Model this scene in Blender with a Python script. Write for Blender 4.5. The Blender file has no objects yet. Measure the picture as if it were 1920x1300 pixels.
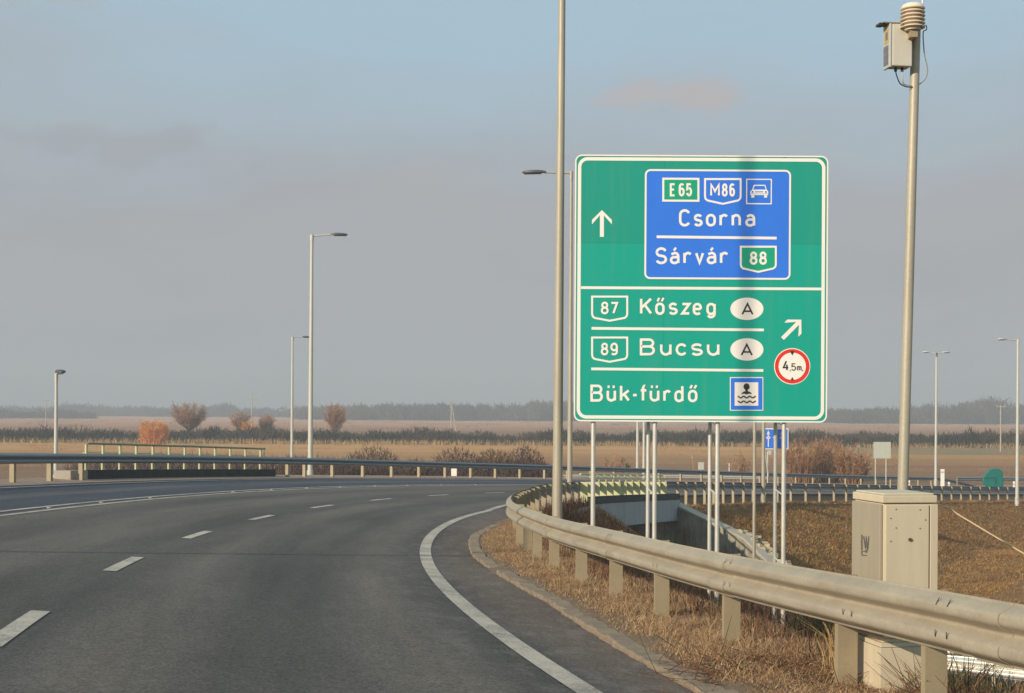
import bpy, math, random
import numpy as np
from mathutils import Matrix, Vector
rng = np.random.default_rng(7); random.seed(7)
SC = bpy.context.scene; COL = SC.collection
# ---------------------------------------------------------------- camera (eye at the origin, level, rising-front shift)
F, HOR = 2741.94, 771.35
ROLL = math.radians(0.32); CR, SR = math.cos(ROLL), math.sin(ROLL)
cam = bpy.data.cameras.new('camera'); cam.sensor_width = 36; cam.lens = F/1920*36
cam.shift_y = (HOR-650)/1920; cam.clip_start = 0.1; cam.clip_end = 20000
co = bpy.data.objects.new('camera', cam); COL.objects.link(co)
co.matrix_world = Matrix(((CR, -SR, 0, 0), (0, 0, -1, 0), (SR, CR, 0, 0), (0, 0, 0, 1)))
SC.camera = co
# ---------------------------------------------------------------- light
SUN_AZ, SUN_EL = math.radians(46), math.radians(20.5)     # from behind the camera, to the left
sd = Vector((-math.sin(SUN_AZ)*math.cos(SUN_EL), -math.cos(SUN_AZ)*math.cos(SUN_EL), math.sin(SUN_EL)))
sl = bpy.data.lights.new('sun', 'SUN'); sl.energy = 4.3; sl.angle = math.radians(0.55); sl.color = (1.0, 0.86, 0.69)
so = bpy.data.objects.new('sun', sl); COL.objects.link(so)
so.rotation_euler = sd.to_track_quat('Z', 'Y').to_euler()
W = bpy.data.worlds.new('World'); SC.world = W; W.use_nodes = True
nt = W.node_tree; N = nt.nodes; L = nt.links; N.clear()
def nn(t, **k):
    n = N.new(t)
    for a, b in k.items(): setattr(n, a, b)
    return n
def mth(op, a, b=None, c=None, clamp=False):
    n = N.new('ShaderNodeMath'); n.operation = op; n.use_clamp = clamp
    for i, v in enumerate((a, b, c)):
        if v is None: continue
        if isinstance(v, (int, float)): n.inputs[i].default_value = v
        else: L.new(v, n.inputs[i])
    return n.outputs[0]
sky = nn('ShaderNodeTexSky'); sky.sky_type = 'NISHITA'; sky.sun_disc = False
sky.sun_elevation = SUN_EL; sky.sun_rotation = math.atan2(sd.x, sd.y)
sky.air_density = 1.0; sky.dust_density = 1.2; sky.ozone_density = 1.5
bg = nn('ShaderNodeBackground'); bg.inputs['Strength'].default_value = 0.09
out = nn('ShaderNodeOutputWorld')
tc = nn('ShaderNodeTexCoord'); sep = nn('ShaderNodeSeparateXYZ'); L.new(tc.outputs['Generated'], sep.inputs[0])
def wnoise(scale, sx, sz, detail, rough=.55, off=(0, 0, 0)):
    mp = nn('ShaderNodeMapping'); mp.inputs['Scale'].default_value = (sx, sx, sz); mp.inputs['Location'].default_value = off
    L.new(tc.outputs['Generated'], mp.inputs[0])
    n = nn('ShaderNodeTexNoise'); n.inputs['Scale'].default_value = scale; n.inputs['Detail'].default_value = detail
    n.inputs['Roughness'].default_value = rough; L.new(mp.outputs[0], n.inputs['Vector']); return n.outputs[0]
n1 = wnoise(2.2, 1, 3.2, 5); n2 = wnoise(5, 1, 4, 6, .6, (3, 1, 0))
zz = mth('ADD', sep.outputs[2], mth('MULTIPLY', mth('SUBTRACT', n1, .5), .22))
zz = mth('ADD', zz, mth('MULTIPLY', mth('SUBTRACT', n2, .5), .05))
bank = mth('SUBTRACT', 1.0, mth('MULTIPLY', mth('SUBTRACT', zz, .145), 8.0), clamp=True)   # grey stratus bank near the horizon
bank = mth('MULTIPLY', bank, .93)
def mix(f, a, b):
    m = nn('ShaderNodeMix'); m.data_type = 'RGBA'
    if isinstance(f, (int, float)): m.inputs[0].default_value = f
    else: L.new(f, m.inputs[0])
    for s, v in ((6, a), (7, b)):
        if isinstance(v, tuple): m.inputs[s].default_value = v+(1,)
        else: L.new(v, m.inputs[s])
    return m.outputs[2]
SKYB = (4.1, 5.75, 6.85); SKYG = (4.0, 4.08, 4.32); SKYM = (3.6, 3.68, 3.92)
base = mix(.88, sky.outputs[0], SKYB)                       # thin haze veil over the clear sky
n3 = wnoise(3.0, 1, 3.6, 6, .6, (1.5, .3, .8)); mv = mth('MULTIPLY', mth('SUBTRACT', n3, .44), 5.0, clamp=True)
skyc = mix(bank, base, mix(mv, SKYG, SKYM))
def blob(az, el, ra, re, col, amt, skyc):
    # soft small cloud at a fixed direction in the sky
    a = mth('ARCTAN2', sep.outputs[0], sep.outputs[1])
    e = mth('ARCSINE', sep.outputs[2])
    n = wnoise(22, 1, 2.0, 7, .62, (az, el, 1))
    dx = mth('DIVIDE', mth('SUBTRACT', a, az), ra); dz = mth('DIVIDE', mth('SUBTRACT', e, el), re)
    r = mth('SQRT', mth('ADD', mth('MULTIPLY', dx, dx), mth('MULTIPLY', dz, dz)))
    f = mth('SUBTRACT', 1.25, mth('ADD', r, mth('MULTIPLY', mth('SUBTRACT', n, .5), 4.2)))
    f = mth('MULTIPLY', mth('MULTIPLY', f, 1.3, clamp=True), amt)
    return mix(f, skyc, col)
def azel(px, py): return math.atan2(px-960, F), math.atan2(771-py, F)
for px, py, rx, ry, c, a in ((1265, 180, 105, 34, (5.0, 4.6, 4.55), .8), (60, 18, 130, 24, (4.5, 4.45, 4.6), .7), (225, 290, 190, 38, (3.6, 3.68, 3.95), .5), (800, 330, 130, 40, (4.2, 4.25, 4.4), .4)):
    A_, E_ = azel(px, py); skyc = blob(A_, E_, rx/F, ry/F, c, a, skyc)
L.new(skyc, bg.inputs[0]); L.new(bg.outputs[0], out.inputs[0])
SC.view_settings.view_transform = 'Standard'; SC.view_settings.look = 'None'
SC.view_settings.exposure = 0.16; SC.view_settings.gamma = 1
SC.cycles.volume_step_rate = 10; SC.cycles.volume_max_steps = 32
# ---------------------------------------------------------------- geometry helpers
def U(px, py, Y):
    dx, dy = px-960, py-HOR
    u = dx*CR+dy*SR; v = -dx*SR+dy*CR
    return (u*Y/F, Y, -v*Y/F)
def setp(o, label=None, cat=None, group=None, kind=None):
    if label: o['label'] = label
    if cat: o['category'] = cat
    if group: o['group'] = group
    if kind: o['kind'] = kind
    return o
def thing(name, label, cat, loc=(0, 0, 0), group=None):
    o = bpy.data.objects.new(name, None); o.empty_display_size = .2; o.location = loc; COL.objects.link(o)
    return setp(o, label, cat, group)
class MB:
    def __init__(s): s.v = []; s.f = []; s.m = []; s.uv = {}
    def add(s, vs, fs, mi=0):
        b = len(s.v); s.v += [tuple(map(float, v)) for v in vs]
        for f in fs: s.f.append([b+i for i in f]); s.m.append(mi)
    def box(s, x0, x1, y0, y1, z0, z1, mi=0, M=None):
        vs = [Vector((x, y, z)) for z in (z0, z1) for y in (y0, y1) for x in (x0, x1)]
        if M: vs = [M @ v for v in vs]
        s.add(vs, [(0, 2, 3, 1), (4, 5, 7, 6), (0, 1, 5, 4), (2, 6, 7, 3), (0, 4, 6, 2), (1, 3, 7, 5)], mi)
    def tube(s, pts, r, n=10, mi=0, caps=True):
        pts = [Vector(p) for p in pts]; rs = r if isinstance(r, (list, tuple)) else [r]*len(pts)
        rings = []; up = None
        for i, p in enumerate(pts):
            t = (pts[min(i+1, len(pts)-1)]-pts[max(i-1, 0)]).normalized()
            if up is None: up = Vector((0, 0, 1)) if abs(t.z) < .9 else Vector((0, 1, 0))
            a = t.cross(up).normalized(); b = a.cross(t).normalized(); up = b
            rings.append([p+(a*math.cos(2*math.pi*k/n)+b*math.sin(2*math.pi*k/n))*rs[i] for k in range(n)])
        vs = [v for R in rings for v in R]; fs = []
        for i in range(len(rings)-1):
            for k in range(n): fs.append((i*n+k, i*n+(k+1) % n, (i+1)*n+(k+1) % n, (i+1)*n+k))
        if caps: fs += [tuple(range(n))[::-1], tuple((len(rings)-1)*n+k for k in range(n))]
        s.add(vs, fs, mi)
    def lathe(s, c, prof, n=20, mi=0):
        vs = []; fs = []
        for r, z in prof:
            for k in range(n): vs.append((c[0]+r*math.cos(2*math.pi*k/n), c[1]+r*math.sin(2*math.pi*k/n), c[2]+z))
        for i in range(len(prof)-1):
            for k in range(n): fs.append((i*n+k, i*n+(k+1) % n, (i+1)*n+(k+1) % n, (i+1)*n+k))
        fs += [tuple(range(n))[::-1], tuple((len(prof)-1)*n+k for k in range(n))]
        s.add(vs, fs, mi)
    def sweep(s, frames, prof, mi=0, closed=True, caps=True):
        # frames: list of (origin, side vector, up vector); prof: list of (side, up)
        n = len(prof); vs = [o+sv*a+uv*b for o, sv, uv in frames for a, b in prof]; fs = []
        for i in range(len(frames)-1):
            for k in range(n if closed else n-1):
                k2 = (k+1) % n; fs.append((i*n+k, i*n+k2, (i+1)*n+k2, (i+1)*n+k))
        if caps and closed: fs += [tuple(range(n))[::-1], tuple((len(frames)-1)*n+k for k in range(n))]
        s.add(vs, fs, mi)
    def build(s, name, mats, parent=None, smooth=False, bevel=0):
        me = bpy.data.meshes.new(name); me.from_pydata(s.v, [], s.f)
        for m in (mats if isinstance(mats, (list, tuple)) else [mats]): me.materials.append(m)
        if any(s.m): me.polygons.foreach_set('material_index', s.m)
        if smooth: me.polygons.foreach_set('use_smooth', [True]*len(me.polygons))
        me.update(); o = bpy.data.objects.new(name, me); COL.objects.link(o)
        if smooth: me.set_sharp_from_angle(angle=math.radians(40))
        if parent:
            o.parent = parent; o.matrix_parent_inverse = parent.matrix_basis.inverted()
        if bevel:
            b = o.modifiers.new('bevel', 'BEVEL'); b.width = bevel; b.segments = 2; b.limit_method = 'ANGLE'
        return o
def npmesh(name, V, Fc, mat, parent=None, smooth=False):
    V = np.asarray(V, np.float32); Fc = np.asarray(Fc, np.int32); k = Fc.shape[1]
    me = bpy.data.meshes.new(name); me.vertices.add(len(V)); me.vertices.foreach_set('co', V.ravel())
    me.loops.add(Fc.size); me.loops.foreach_set('vertex_index', Fc.ravel())
    me.polygons.add(len(Fc)); me.polygons.foreach_set('loop_start', np.arange(0, Fc.size, k, dtype=np.int32))
    me.polygons.foreach_set('loop_total', np.full(len(Fc), k, np.int32))
    if smooth: me.polygons.foreach_set('use_smooth', np.ones(len(Fc), bool))
    for m in (mat if isinstance(mat, (list, tuple)) else [mat]): me.materials.append(m)
    me.update(calc_edges=True); me.validate()
    o = bpy.data.objects.new(name, me); COL.objects.link(o)
    if parent: o.parent = parent; o.matrix_parent_inverse = parent.matrix_basis.inverted()
    return o
# ---------------------------------------------------------------- material helpers
def srgb(r, g, b): return tuple(((c/255)/12.92 if c/255 <= .04045 else ((c/255+.055)/1.055)**2.4) for c in (r, g, b))
class MT:
    def __init__(s, name, rough=.6, metal=0, spec=.5):
        s.m = bpy.data.materials.new(name); s.m.use_nodes = True; s.t = s.m.node_tree; s.N = s.t.nodes; s.L = s.t.links
        s.b = s.N['Principled BSDF']; s.b.inputs['Roughness'].default_value = rough; s.b.inputs['Metallic'].default_value = metal
        s.b.inputs['Specular IOR Level'].default_value = spec
    def pos(s): return s.N.new('ShaderNodeNewGeometry').outputs['Position']
    def mapv(s, v, sc, rot=(0, 0, 0)):
        m = s.N.new('ShaderNodeMapping'); m.inputs['Scale'].default_value = sc; m.inputs['Rotation'].default_value = rot; s.L.new(v, m.inputs[0]); return m.outputs[0]
    def noise(s, v, scale, detail=4, rough=.6, sc=None):
        if sc: v = s.mapv(v, sc)
        n = s.N.new('ShaderNodeTexNoise'); n.inputs['Scale'].default_value = scale; n.inputs['Detail'].default_value = detail
        n.inputs['Roughness'].default_value = rough; s.L.new(v, n.inputs['Vector']); return n.outputs[0]
    def ramp(s, v, stops, interp='LINEAR'):
        r = s.N.new('ShaderNodeValToRGB'); r.color_ramp.interpolation = interp; e = r.color_ramp.elements
        while len(e) < len(stops): e.new(.5)
        for i, (p, c) in enumerate(stops):
            e[i].position = p; e[i].color = (c if isinstance(c, tuple) else (c, c, c))+(1,)
        s.L.new(v, r.inputs[0]); return r.outputs[0]
    def mix(s, f, a, b, mode='MIX'):
        m = s.N.new('ShaderNodeMix'); m.data_type = 'RGBA'; m.blend_type = mode
        for k, v in ((0, f), (6, a), (7, b)):
            if isinstance(v, (int, float)): m.inputs[k].default_value = v if k == 0 else (v, v, v, 1)
            elif isinstance(v, tuple): m.inputs[k].default_value = v+(1,)
            else: s.L.new(v, m.inputs[k])
        return m.outputs[2]
    def math(s, op, a, b=None, c=None, clamp=False):
        n = s.N.new('ShaderNodeMath'); n.operation = op; n.use_clamp = clamp
        for i, v in enumerate((a, b, c)):
            if v is None: continue
            if isinstance(v, (int, float)): n.inputs[i].default_value = v
            else: s.L.new(v, n.inputs[i])
        return n.outputs[0]
    def sep(s, v):
        n = s.N.new('ShaderNodeSeparateXYZ'); s.L.new(v, n.inputs[0]); return n.outputs
    def color(s, c):
        if isinstance(c, tuple): s.b.inputs['Base Color'].default_value = c+(1,)
        else: s.L.new(c, s.b.inputs['Base Color'])
    def roughness(s, c): s.L.new(c, s.b.inputs['Roughness'])
    def bump(s, h, strength=.3, dist=.02):
        n = s.N.new('ShaderNodeBump'); n.inputs['Strength'].default_value = strength; n.inputs['Distance'].default_value = dist
        s.L.new(h, n.inputs['Height']); s.L.new(n.outputs[0], s.b.inputs['Normal'])
def simple(name, c, var=.15, scale=3, rough=.6, metal=0, bump=0, sc=None, fine=40, spec=.5):
    t = MT(name, rough, metal, spec); p = t.pos(); n = t.noise(p, scale, 5, .65, sc); f = t.noise(p, fine, 3, .6)
    lo = tuple(x*(1-var) for x in c); hi = tuple(min(1, x*(1+var)) for x in c)
    k = t.mix(.35, n, f); t.color(t.ramp(k, [(.3, lo), (.7, hi)]))
    if bump: t.bump(f, bump, .01)
    return t.m
# ---------------------------------------------------------------- road alignment (s = chainage, o = offset to the left)
PK = dict(x0=2.92845, y0=-2.05201, th0=-.26239, z0=-1.22457)
SKN = [-5, 15, 30, 45, 60, 80, 105, 140.]; KV = [.00572, .01128, .01292, .01118, .00833, .00514, .00202, -.00109]
GKN = [0, 25, 50, 80, 130, 142, 155]; GV = [-.03855, -.02917, -.04342, -.04653, -.04129, -.035, 0]
BKN = [0, 30, 60, 110.]; BV = [.07264, .05623, .04863, .03846]
RKN = [-5, 10, 20, 30, 45, 80, 130.]; RV = [1.60457, 1.59816, 1.42812, 1.41314, .29622, -.76948, -1.86354]
WD, WL, WU, WO, WR, ZR = 3.4755, 6.9268, 7.3109, 10.6055, 11.6733, .66325
ds = .5; SF = np.arange(-8, 300, ds); SB = np.arange(-8, -40, -ds)
def integ(S):
    h = S[1]-S[0]; k = np.interp(S, SKN, KV); th = PK['th0']+np.concatenate([[0], np.cumsum((k[1:]+k[:-1])/2*h)])
    tm = (th[1:]+th[:-1])/2
    x = PK['x0']+np.concatenate([[0], np.cumsum(np.sin(tm)*h)]); y = PK['y0']+np.concatenate([[0], np.cumsum(np.cos(tm)*h)])
    g = np.interp(S, GKN, GV); z = PK['z0']+np.concatenate([[0], np.cumsum((g[1:]+g[:-1])/2*h)])
    return np.stack([S, x, y, z, th], 1)
A = np.concatenate([integ(SB)[:0:-1], integ(SF)]); S_, CX, CY, CZ, CT = A.T; CB = np.interp(S_, BKN, BV); CRL = np.interp(S_, RKN, RV)
def cv(a, s): return float(np.interp(s, S_, a))
def rail_o(s): return -np.interp(s, RKN, RV)
def frame(s): t = cv(CT, s); return Vector((cv(CX, s), cv(CY, s), cv(CZ, s))), Vector((-math.cos(t), math.sin(t), 0)), Vector((math.sin(t), math.cos(t), 0))
def RP(s, o, dz=0):   # point on the road surface
    p, n, t = frame(s); return p+n*o+Vector((0, 0, cv(CB, s)*o+dz))
def IRP(s, dz=0, q=0):  # base of the inner guardrail; q metres further inward
    p, n, t = frame(s); return p-n*(float(np.interp(s, RKN, RV))+q)+Vector((0, 0, ZR-.70+dz))
def DG(s): return np.interp(s, [44, 58, 200], [0, .40, .40])
def edge_o(s): return max(0, 1.2+rail_o(s))
def kerb_o(s):
    if s < 28: return float(np.interp(s, [-10, 3, 6.5, 9, 13, 16, 21, 25, 28], [-.6, -.7, -.82, -.92, -.80, -.68, -.68, -.9, -.9]))
    return float(max(-.9, rail_o(s)+.5))
def pxs(base, px):  # chainage at which a curve of points projects to image column px (used to space posts as measured)
    return base
def project(P): return 960+F*P[0]/P[1]*CR+F*P[2]/P[1]*SR
_ss = np.arange(-6, 160, .25); _ip = np.array([IRP(s)[:] for s in _ss]); _op = np.array([RP(s, WR)[:] for s in _ss])
_ix = 960+F*_ip[:, 0]/_ip[:, 1]; _ox = 960+F*_op[:, 0]/np.maximum(_op[:, 1], .5)
AP = int(np.where(_ss > 0, np.where(_ss < 40, _ix, 9e9), 9e9).argmin())
def s_near(px): m = (_ss < _ss[AP]) & (_ip[:, 1] > 3); return float(np.interp(px, _ix[m][::-1], _ss[m][::-1]))
def s_far(px): return float(np.interp(px, _ix[AP:], _ss[AP:]))
def s_out(px): m = _ss > 20; return float(np.interp(px, _ox[m], _ss[m]))
BI0, BI1, BO0, BO1 = s_far(1088), s_far(1256), s_out(178), s_out(532)    # bridge extents on the inner and outer edge
FLOOR, FIELD = -8.6, -6.5
# ---------------------------------------------------------------- materials
def asphalt():
    t = MT('asphalt', .85, 0, .35); uv = t.N.new('ShaderNodeUVMap').outputs[0]; p = t.pos(); su = t.sep(uv)
    o = su[1]
    grain = t.noise(p, 45, 3, .7); mid = t.noise(p, 1.1, 4, .6); long_ = t.noise(uv, 1.0, 4, .6, (.05, 1.3, 1)); fine = t.noise(p, 160, 2, .6)
    wob = t.math('ADD', o, t.math('MULTIPLY', t.math('SUBTRACT', mid, .5), .5))
    # wheel tracks: polished, slightly paler and browner
    tr = t.ramp(t.math('DIVIDE', wob, 12.0), [(0, .2), (.065, .85), (.11, .35), (.17, .25), (.225, .85), (.275, .3), (.33, .35), (.40, .8), (.50, .4), (.545, .75), (.6, .5)])
    tan = srgb(110, 100, 88); blu = srgb(57, 56, 55)
    k = t.math('ADD', t.math('MULTIPLY', tr, .85), t.math('MULTIPLY', t.math('SUBTRACT', long_, .35), 1.0))
    c = t.mix(t.math('MULTIPLY', k, .9, clamp=True), blu, tan)
    new = t.mix(long_, srgb(50, 54, 63), srgb(68, 70, 75))
    # newer, bluer surface on the far lane, brown grit on the inner shoulder
    far = t.ramp(t.math('DIVIDE', o, 12.0), [(.592, 0.0), (.594, 1.0)])
    c = t.mix(far, c, new)
    pale = t.ramp(t.math('ABSOLUTE', t.math('SUBTRACT', o, 9.1)), [(0.1, .55), (.5, 0.0)])
    c = t.mix(t.math('MULTIPLY', pale, t.ramp(long_, [(.35, 0.), (.6, 1.)])), c, srgb(112, 108, 104))
    sh = t.ramp(t.math('ADD', t.math('MULTIPLY', o, -1.0), t.math('MULTIPLY', t.math('SUBTRACT', mid, .5), .5)), [(.08, 0.0), (.3, .55), (.6, 1.0)])
    c = t.mix(sh, c, t.mix(t.noise(p, 9, 5, .75), srgb(66, 56, 48), srgb(122, 106, 90)))
    c = t.mix(1.0, c, t.ramp(t.noise(p, 11, 4, .75), [(.3, .78), (.7, 1.22)]), 'MULTIPLY')
    c = t.mix(1.0, c, t.ramp(t.noise(uv, .9, 5, .65, (.12, 1.0, 1)), [(.33, .72), (.67, 1.22)]), 'MULTIPLY')
    c = t.mix(1.0, c, t.ramp(grain, [(.28, .45), (.72, 1.6)]), 'MULTIPLY')
    c = t.mix(1.0, c, t.ramp(fine, [(.25, .5), (.75, 1.55)]), 'MULTIPLY')
    # scuffs across the lane
    sc = t.noise(uv, 3, 5, .7, (2.6, .22, 1)); sm = t.ramp(t.noise(uv, .5, 2, .5), [(.52, 0.), (.66, 1.)])
    c = t.mix(t.math('MULTIPLY', t.ramp(sc, [(.60, 0.), (.72, .5)]), sm), c, srgb(48, 48, 50))
    # long pale abrasion by the inner edge line
    ab = t.ramp(t.noise(uv, 2.2, 5, .75, (.8, 1.6, 1)), [(.5, 0.), (.66, .75)]); am = t.ramp(t.math('DIVIDE', o, 2.0), [(.02, 1.0), (.3, .5), (.42, 0.0)])
    c = t.mix(t.math('MULTIPLY', t.math('MULTIPLY', ab, am), .55), c, srgb(140, 130, 120))
    # cracks / tar seams
    v = t.N.new('ShaderNodeTexVoronoi'); v.feature = 'DISTANCE_TO_EDGE'; v.inputs['Scale'].default_value = .16
    t.L.new(t.mix(.25, p, t.N.new('ShaderNodeTexNoise').outputs[1]), v.inputs['Vector'])
    t.color(c); t.bump(t.mix(.5, grain, fine), .55, .006)
    t.roughness(t.ramp(grain, [(.3, .95), (.7, .72)]))
    return t.m
M_ASPH = asphalt()
def mk_paint():
    t = MT('road_paint', .7); p = t.pos(); n = t.noise(p, 30, 5, .75); g = t.noise(p, 2.0, 4, .6)
    c = t.mix(g, srgb(178, 164, 144), srgb(205, 192, 172)); w = t.ramp(t.mix(.4, n, g), [(.38, .9), (.53, 0.0)])
    t.color(t.mix(w, c, srgb(115, 108, 100))); t.bump(n, .4, .004); return t.m
M_PAINT = mk_paint()
def mk_rail():
    t = MT('galvanised_rail', .6, .05); p = t.pos(); n = t.noise(p, 2.2, 5, .65, (1, 1, 3)); f = t.noise(p, 60, 3, .6); z = t.noise(p, 14, 4, .7)
    c = t.ramp(t.mix(.35, n, f), [(.3, srgb(146, 135, 115)), (.7, srgb(174, 163, 141))])
    st = t.noise(p, 7, 5, .75, (1.2, 1.2, .5)); c = t.mix(t.ramp(st, [(.6, 0.), (.76, .28)]), c, srgb(124, 108, 88)); c = t.mix(t.ramp(z, [(.62, 0.), (.7, .3)]), c, srgb(190, 184, 172))
    t.color(c); t.roughness(t.ramp(n, [(.3, .55), (.7, .8)])); t.bump(t.mix(.5, st, n), .25, .02); return t.m
M_STEEL0 = simple('galvanised_steel_dusty', srgb(150, 137, 115), .22, 2.2, .5, .15, .12, (1, 1, 3), 60)
M_STEEL = mk_rail()
M_STEELP = simple('galvanised_post', srgb(164, 149, 120), .12, 5, .55, .15, .1, None, 70)
M_STEELO = simple('shade_grey_steel', srgb(122, 130, 134), .12, 2, .5, .25, .1, (1, 1, 3), 50)  # this grey carries the shade of rail faces turned from the sun
M_POLE = simple('zinc_pole', srgb(172, 164, 144), .2, 6, .5, .15, .08, (1, 1, .15), 50)
M_POLEL = simple('pale_pole', srgb(196, 194, 182), .08, 3, .5, .1)
M_POST2 = simple('sign_post_zinc', srgb(212, 210, 198), .16, 14, .38, .35, .1, (1, 1, .4), 60)
M_YEL = simple('yellow_green_paint', srgb(196, 194, 144), .1, 4, .5)
M_OLIVE = simple('shaded_olive_rail', srgb(128, 132, 104), .12, 4, .5)  # railing yellow dulled to olive, the handrail's shade is in the colour
M_DARK = simple('black_plastic', (.03, .033, .036), .2, 8, .45)
M_LAMP = simple('lamp_housing', srgb(74, 78, 80), .15, 6, .45)
M_LENS = simple('lamp_lens', srgb(150, 140, 126), .1, 6, .2)
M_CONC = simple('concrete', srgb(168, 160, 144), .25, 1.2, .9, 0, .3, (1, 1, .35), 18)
M_CONCD = simple('dark_concrete', srgb(58, 62, 60), .45, 1.6, .9, 0, .3, (2, 2, 1), 8)  # dark mottled concrete of the bridge edge beam and upstand
M_WHITE = simple('cream_white_film', srgb(248, 240, 228), .02, 1, .45)
M_BLACK = simple('black_film', (.03, .028, .026), .1, 1, .5)
M_RED = simple('red_film', srgb(228, 50, 38), .04, 1, .4)
M_BLUE = simple('blue_film', srgb(50, 122, 230), .06, 1.4, .35)
M_SGREEN = simple('green_film_patch', srgb(10, 164, 124), .06, 1.4, .35)
def mk_green():
    t = MT('green_sheeting', .38); p = t.pos(); s = t.sep(p); n = t.noise(p, .8, 3, .6)
    a = U(1300, 457, 26.3)[2]
    up = t.ramp(t.math('ADD', t.math('SUBTRACT', s[2], a), .5), [(.499, 0.), (.501, 1.)])
    c = t.mix(up, srgb(0, 164, 142), srgb(16, 152, 130)); c = t.mix(t.math('MULTIPLY', n, .25), c, srgb(34, 158, 138)); 
    seam = t.ramp(t.math('ABSOLUTE', t.math('SUBTRACT', s[2], a)), [(.004, .35), (.012, 0.0)])
    b_ = U(1245, 457, 26.3)[0]; sv = t.ramp(t.math('ABSOLUTE', t.math('SUBTRACT', s[0], b_)), [(.003, .3), (.012, 0.0)]); seam = t.math('MAXIMUM', seam, sv); st = t.ramp(t.noise(p, 2.0, 5, .7, (2.5, 1, .12)), [(.5, 0.), (.75, .22)]); c = t.mix(st, c, srgb(96, 158, 132)); t.color(t.mix(seam, c, srgb(0, 120, 96))); return t.m
M_GREEN = mk_green()
def mk_cab(lo, hi):
    t = MT('beige_grp', .6); p = t.pos(); n = t.noise(p, 26, 6, .8); st = t.noise(p, 5, 4, .65, (3, 3, .35))
    c = t.mix(st, lo, hi); sp = t.ramp(n, [(.68, 0.), (.74, .55)])
    t.color(t.mix(sp, c, srgb(130, 112, 88))); t.bump(t.noise(p, 90, 3), .12, .004); return t.m
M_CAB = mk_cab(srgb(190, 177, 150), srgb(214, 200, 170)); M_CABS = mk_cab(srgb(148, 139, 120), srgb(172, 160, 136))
def mk_ground():
    t = MT('ground_dry', .95, 0, .2); p = t.pos(); s = t.sep(p); n = t.noise(p, .35, 6, .7); f = t.noise(p, 3.0, 6, .75); big = t.noise(p, .012, 4, .6)
    far = t.noise(p, .05, 5, .65, (.25, 3, 1)); furrow = t.noise(p, .09, 4, .7, (.12, 4, 1))
    y = t.math('ADD', s[1], t.math('MULTIPLY', t.math('SUBTRACT', big, .5), 26))
    grass = t.mix(f, srgb(84, 60, 36), srgb(170, 130, 82))
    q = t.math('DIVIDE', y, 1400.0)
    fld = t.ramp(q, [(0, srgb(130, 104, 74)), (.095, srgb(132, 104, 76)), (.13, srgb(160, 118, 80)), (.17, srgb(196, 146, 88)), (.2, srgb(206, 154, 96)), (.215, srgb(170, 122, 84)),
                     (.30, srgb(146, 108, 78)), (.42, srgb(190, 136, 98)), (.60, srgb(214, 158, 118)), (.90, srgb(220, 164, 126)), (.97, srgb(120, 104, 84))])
    fld = t.mix(1.0, fld, t.ramp(t.mix(.5, far, furrow), [(.3, .66), (.7, 1.26)]), 'MULTIPLY')
    fld = t.mix(1.0, fld, t.ramp(f, [(.25, .72), (.75, 1.22)]), 'MULTIPLY')
    # a strip of green winter crop far to the right
    gx = t.ramp(t.math('DIVIDE', s[0], 200.0), [(.25, 0.), (.36, 1.)]); gy = t.ramp(t.math('DIVIDE', t.math('SUBTRACT', y, 225.0), 60.0), [(.0, 0.), (.12, .8), (.85, .8), (1., 0.)])
    fld = t.mix(t.math('MULTIPLY', gx, gy), fld, srgb(124, 118, 86))
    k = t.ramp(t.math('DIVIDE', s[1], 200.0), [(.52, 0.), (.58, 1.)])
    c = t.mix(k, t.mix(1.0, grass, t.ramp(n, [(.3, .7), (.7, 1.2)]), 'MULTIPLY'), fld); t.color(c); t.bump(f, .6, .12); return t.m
M_GROUND = mk_ground()
def mk_blade(name, cols, rough=.8, patch=.5, patchcol=None):
    t = MT(name, rough, 0, .2); g = t.N.new('ShaderNodeNewGeometry'); r = g.outputs['Random Per Island']
    c = t.ramp(r, [(i/(len(cols)-1), k) for i, k in enumerate(cols)])
    n = t.noise(g.outputs['Position'], patch, 4, .6)
    if patchcol: c = t.mix(t.ramp(n, [(.48, 0.), (.62, .75)]), c, patchcol)
    c = t.mix(1.0, c, t.ramp(n, [(.25, .7), (.75, 1.2)]), 'MULTIPLY')
    t.color(c); tr = t.N.new('ShaderNodeBsdfTranslucent'); t.L.new(c, tr.inputs[0])
    m = t.N.new('ShaderNodeMixShader'); m.inputs[0].default_value = .22
    o = t.N['Material Output']; t.L.new(t.b.outputs[0], m.inputs[1]); t.L.new(tr.outputs[0], m.inputs[2]); t.L.new(m.outputs[0], o.inputs[0])
    return t.m
M_GR1 = mk_blade('verge_straw', [srgb(108, 90, 68), srgb(186, 148, 108), srgb(210, 172, 130), srgb(142, 114, 84), srgb(226, 196, 154), srgb(166, 130, 94)], .8, 1.6, srgb(144, 110, 82))
M_GR2 = mk_blade('embankment_straw', [srgb(142, 106, 64), srgb(180, 138, 84), srgb(202, 160, 100), srgb(150, 114, 70), srgb(222, 186, 128)], .8, .5, srgb(156, 112, 66))
M_BRUSH = mk_blade('brush_brown', [srgb(60, 46, 38), srgb(118, 84, 66), srgb(140, 100, 76), srgb(84, 62, 50), srgb(160, 124, 92)], .8, .8)
M_GREENB = mk_blade('green_weed', [srgb(84, 84, 60), srgb(116, 116, 82), srgb(140, 128, 92)], .8, 2)
M_TWIG = mk_blade('twig_purple_brown', [srgb(74, 60, 55), srgb(106, 86, 77), srgb(124, 100, 88), srgb(86, 71, 64)], .8, .2)
M_TWIGR = mk_blade('twig_red_brown', [srgb(144, 108, 78), srgb(178, 132, 96), srgb(196, 150, 108), srgb(152, 112, 82)], .8, .2)
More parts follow.
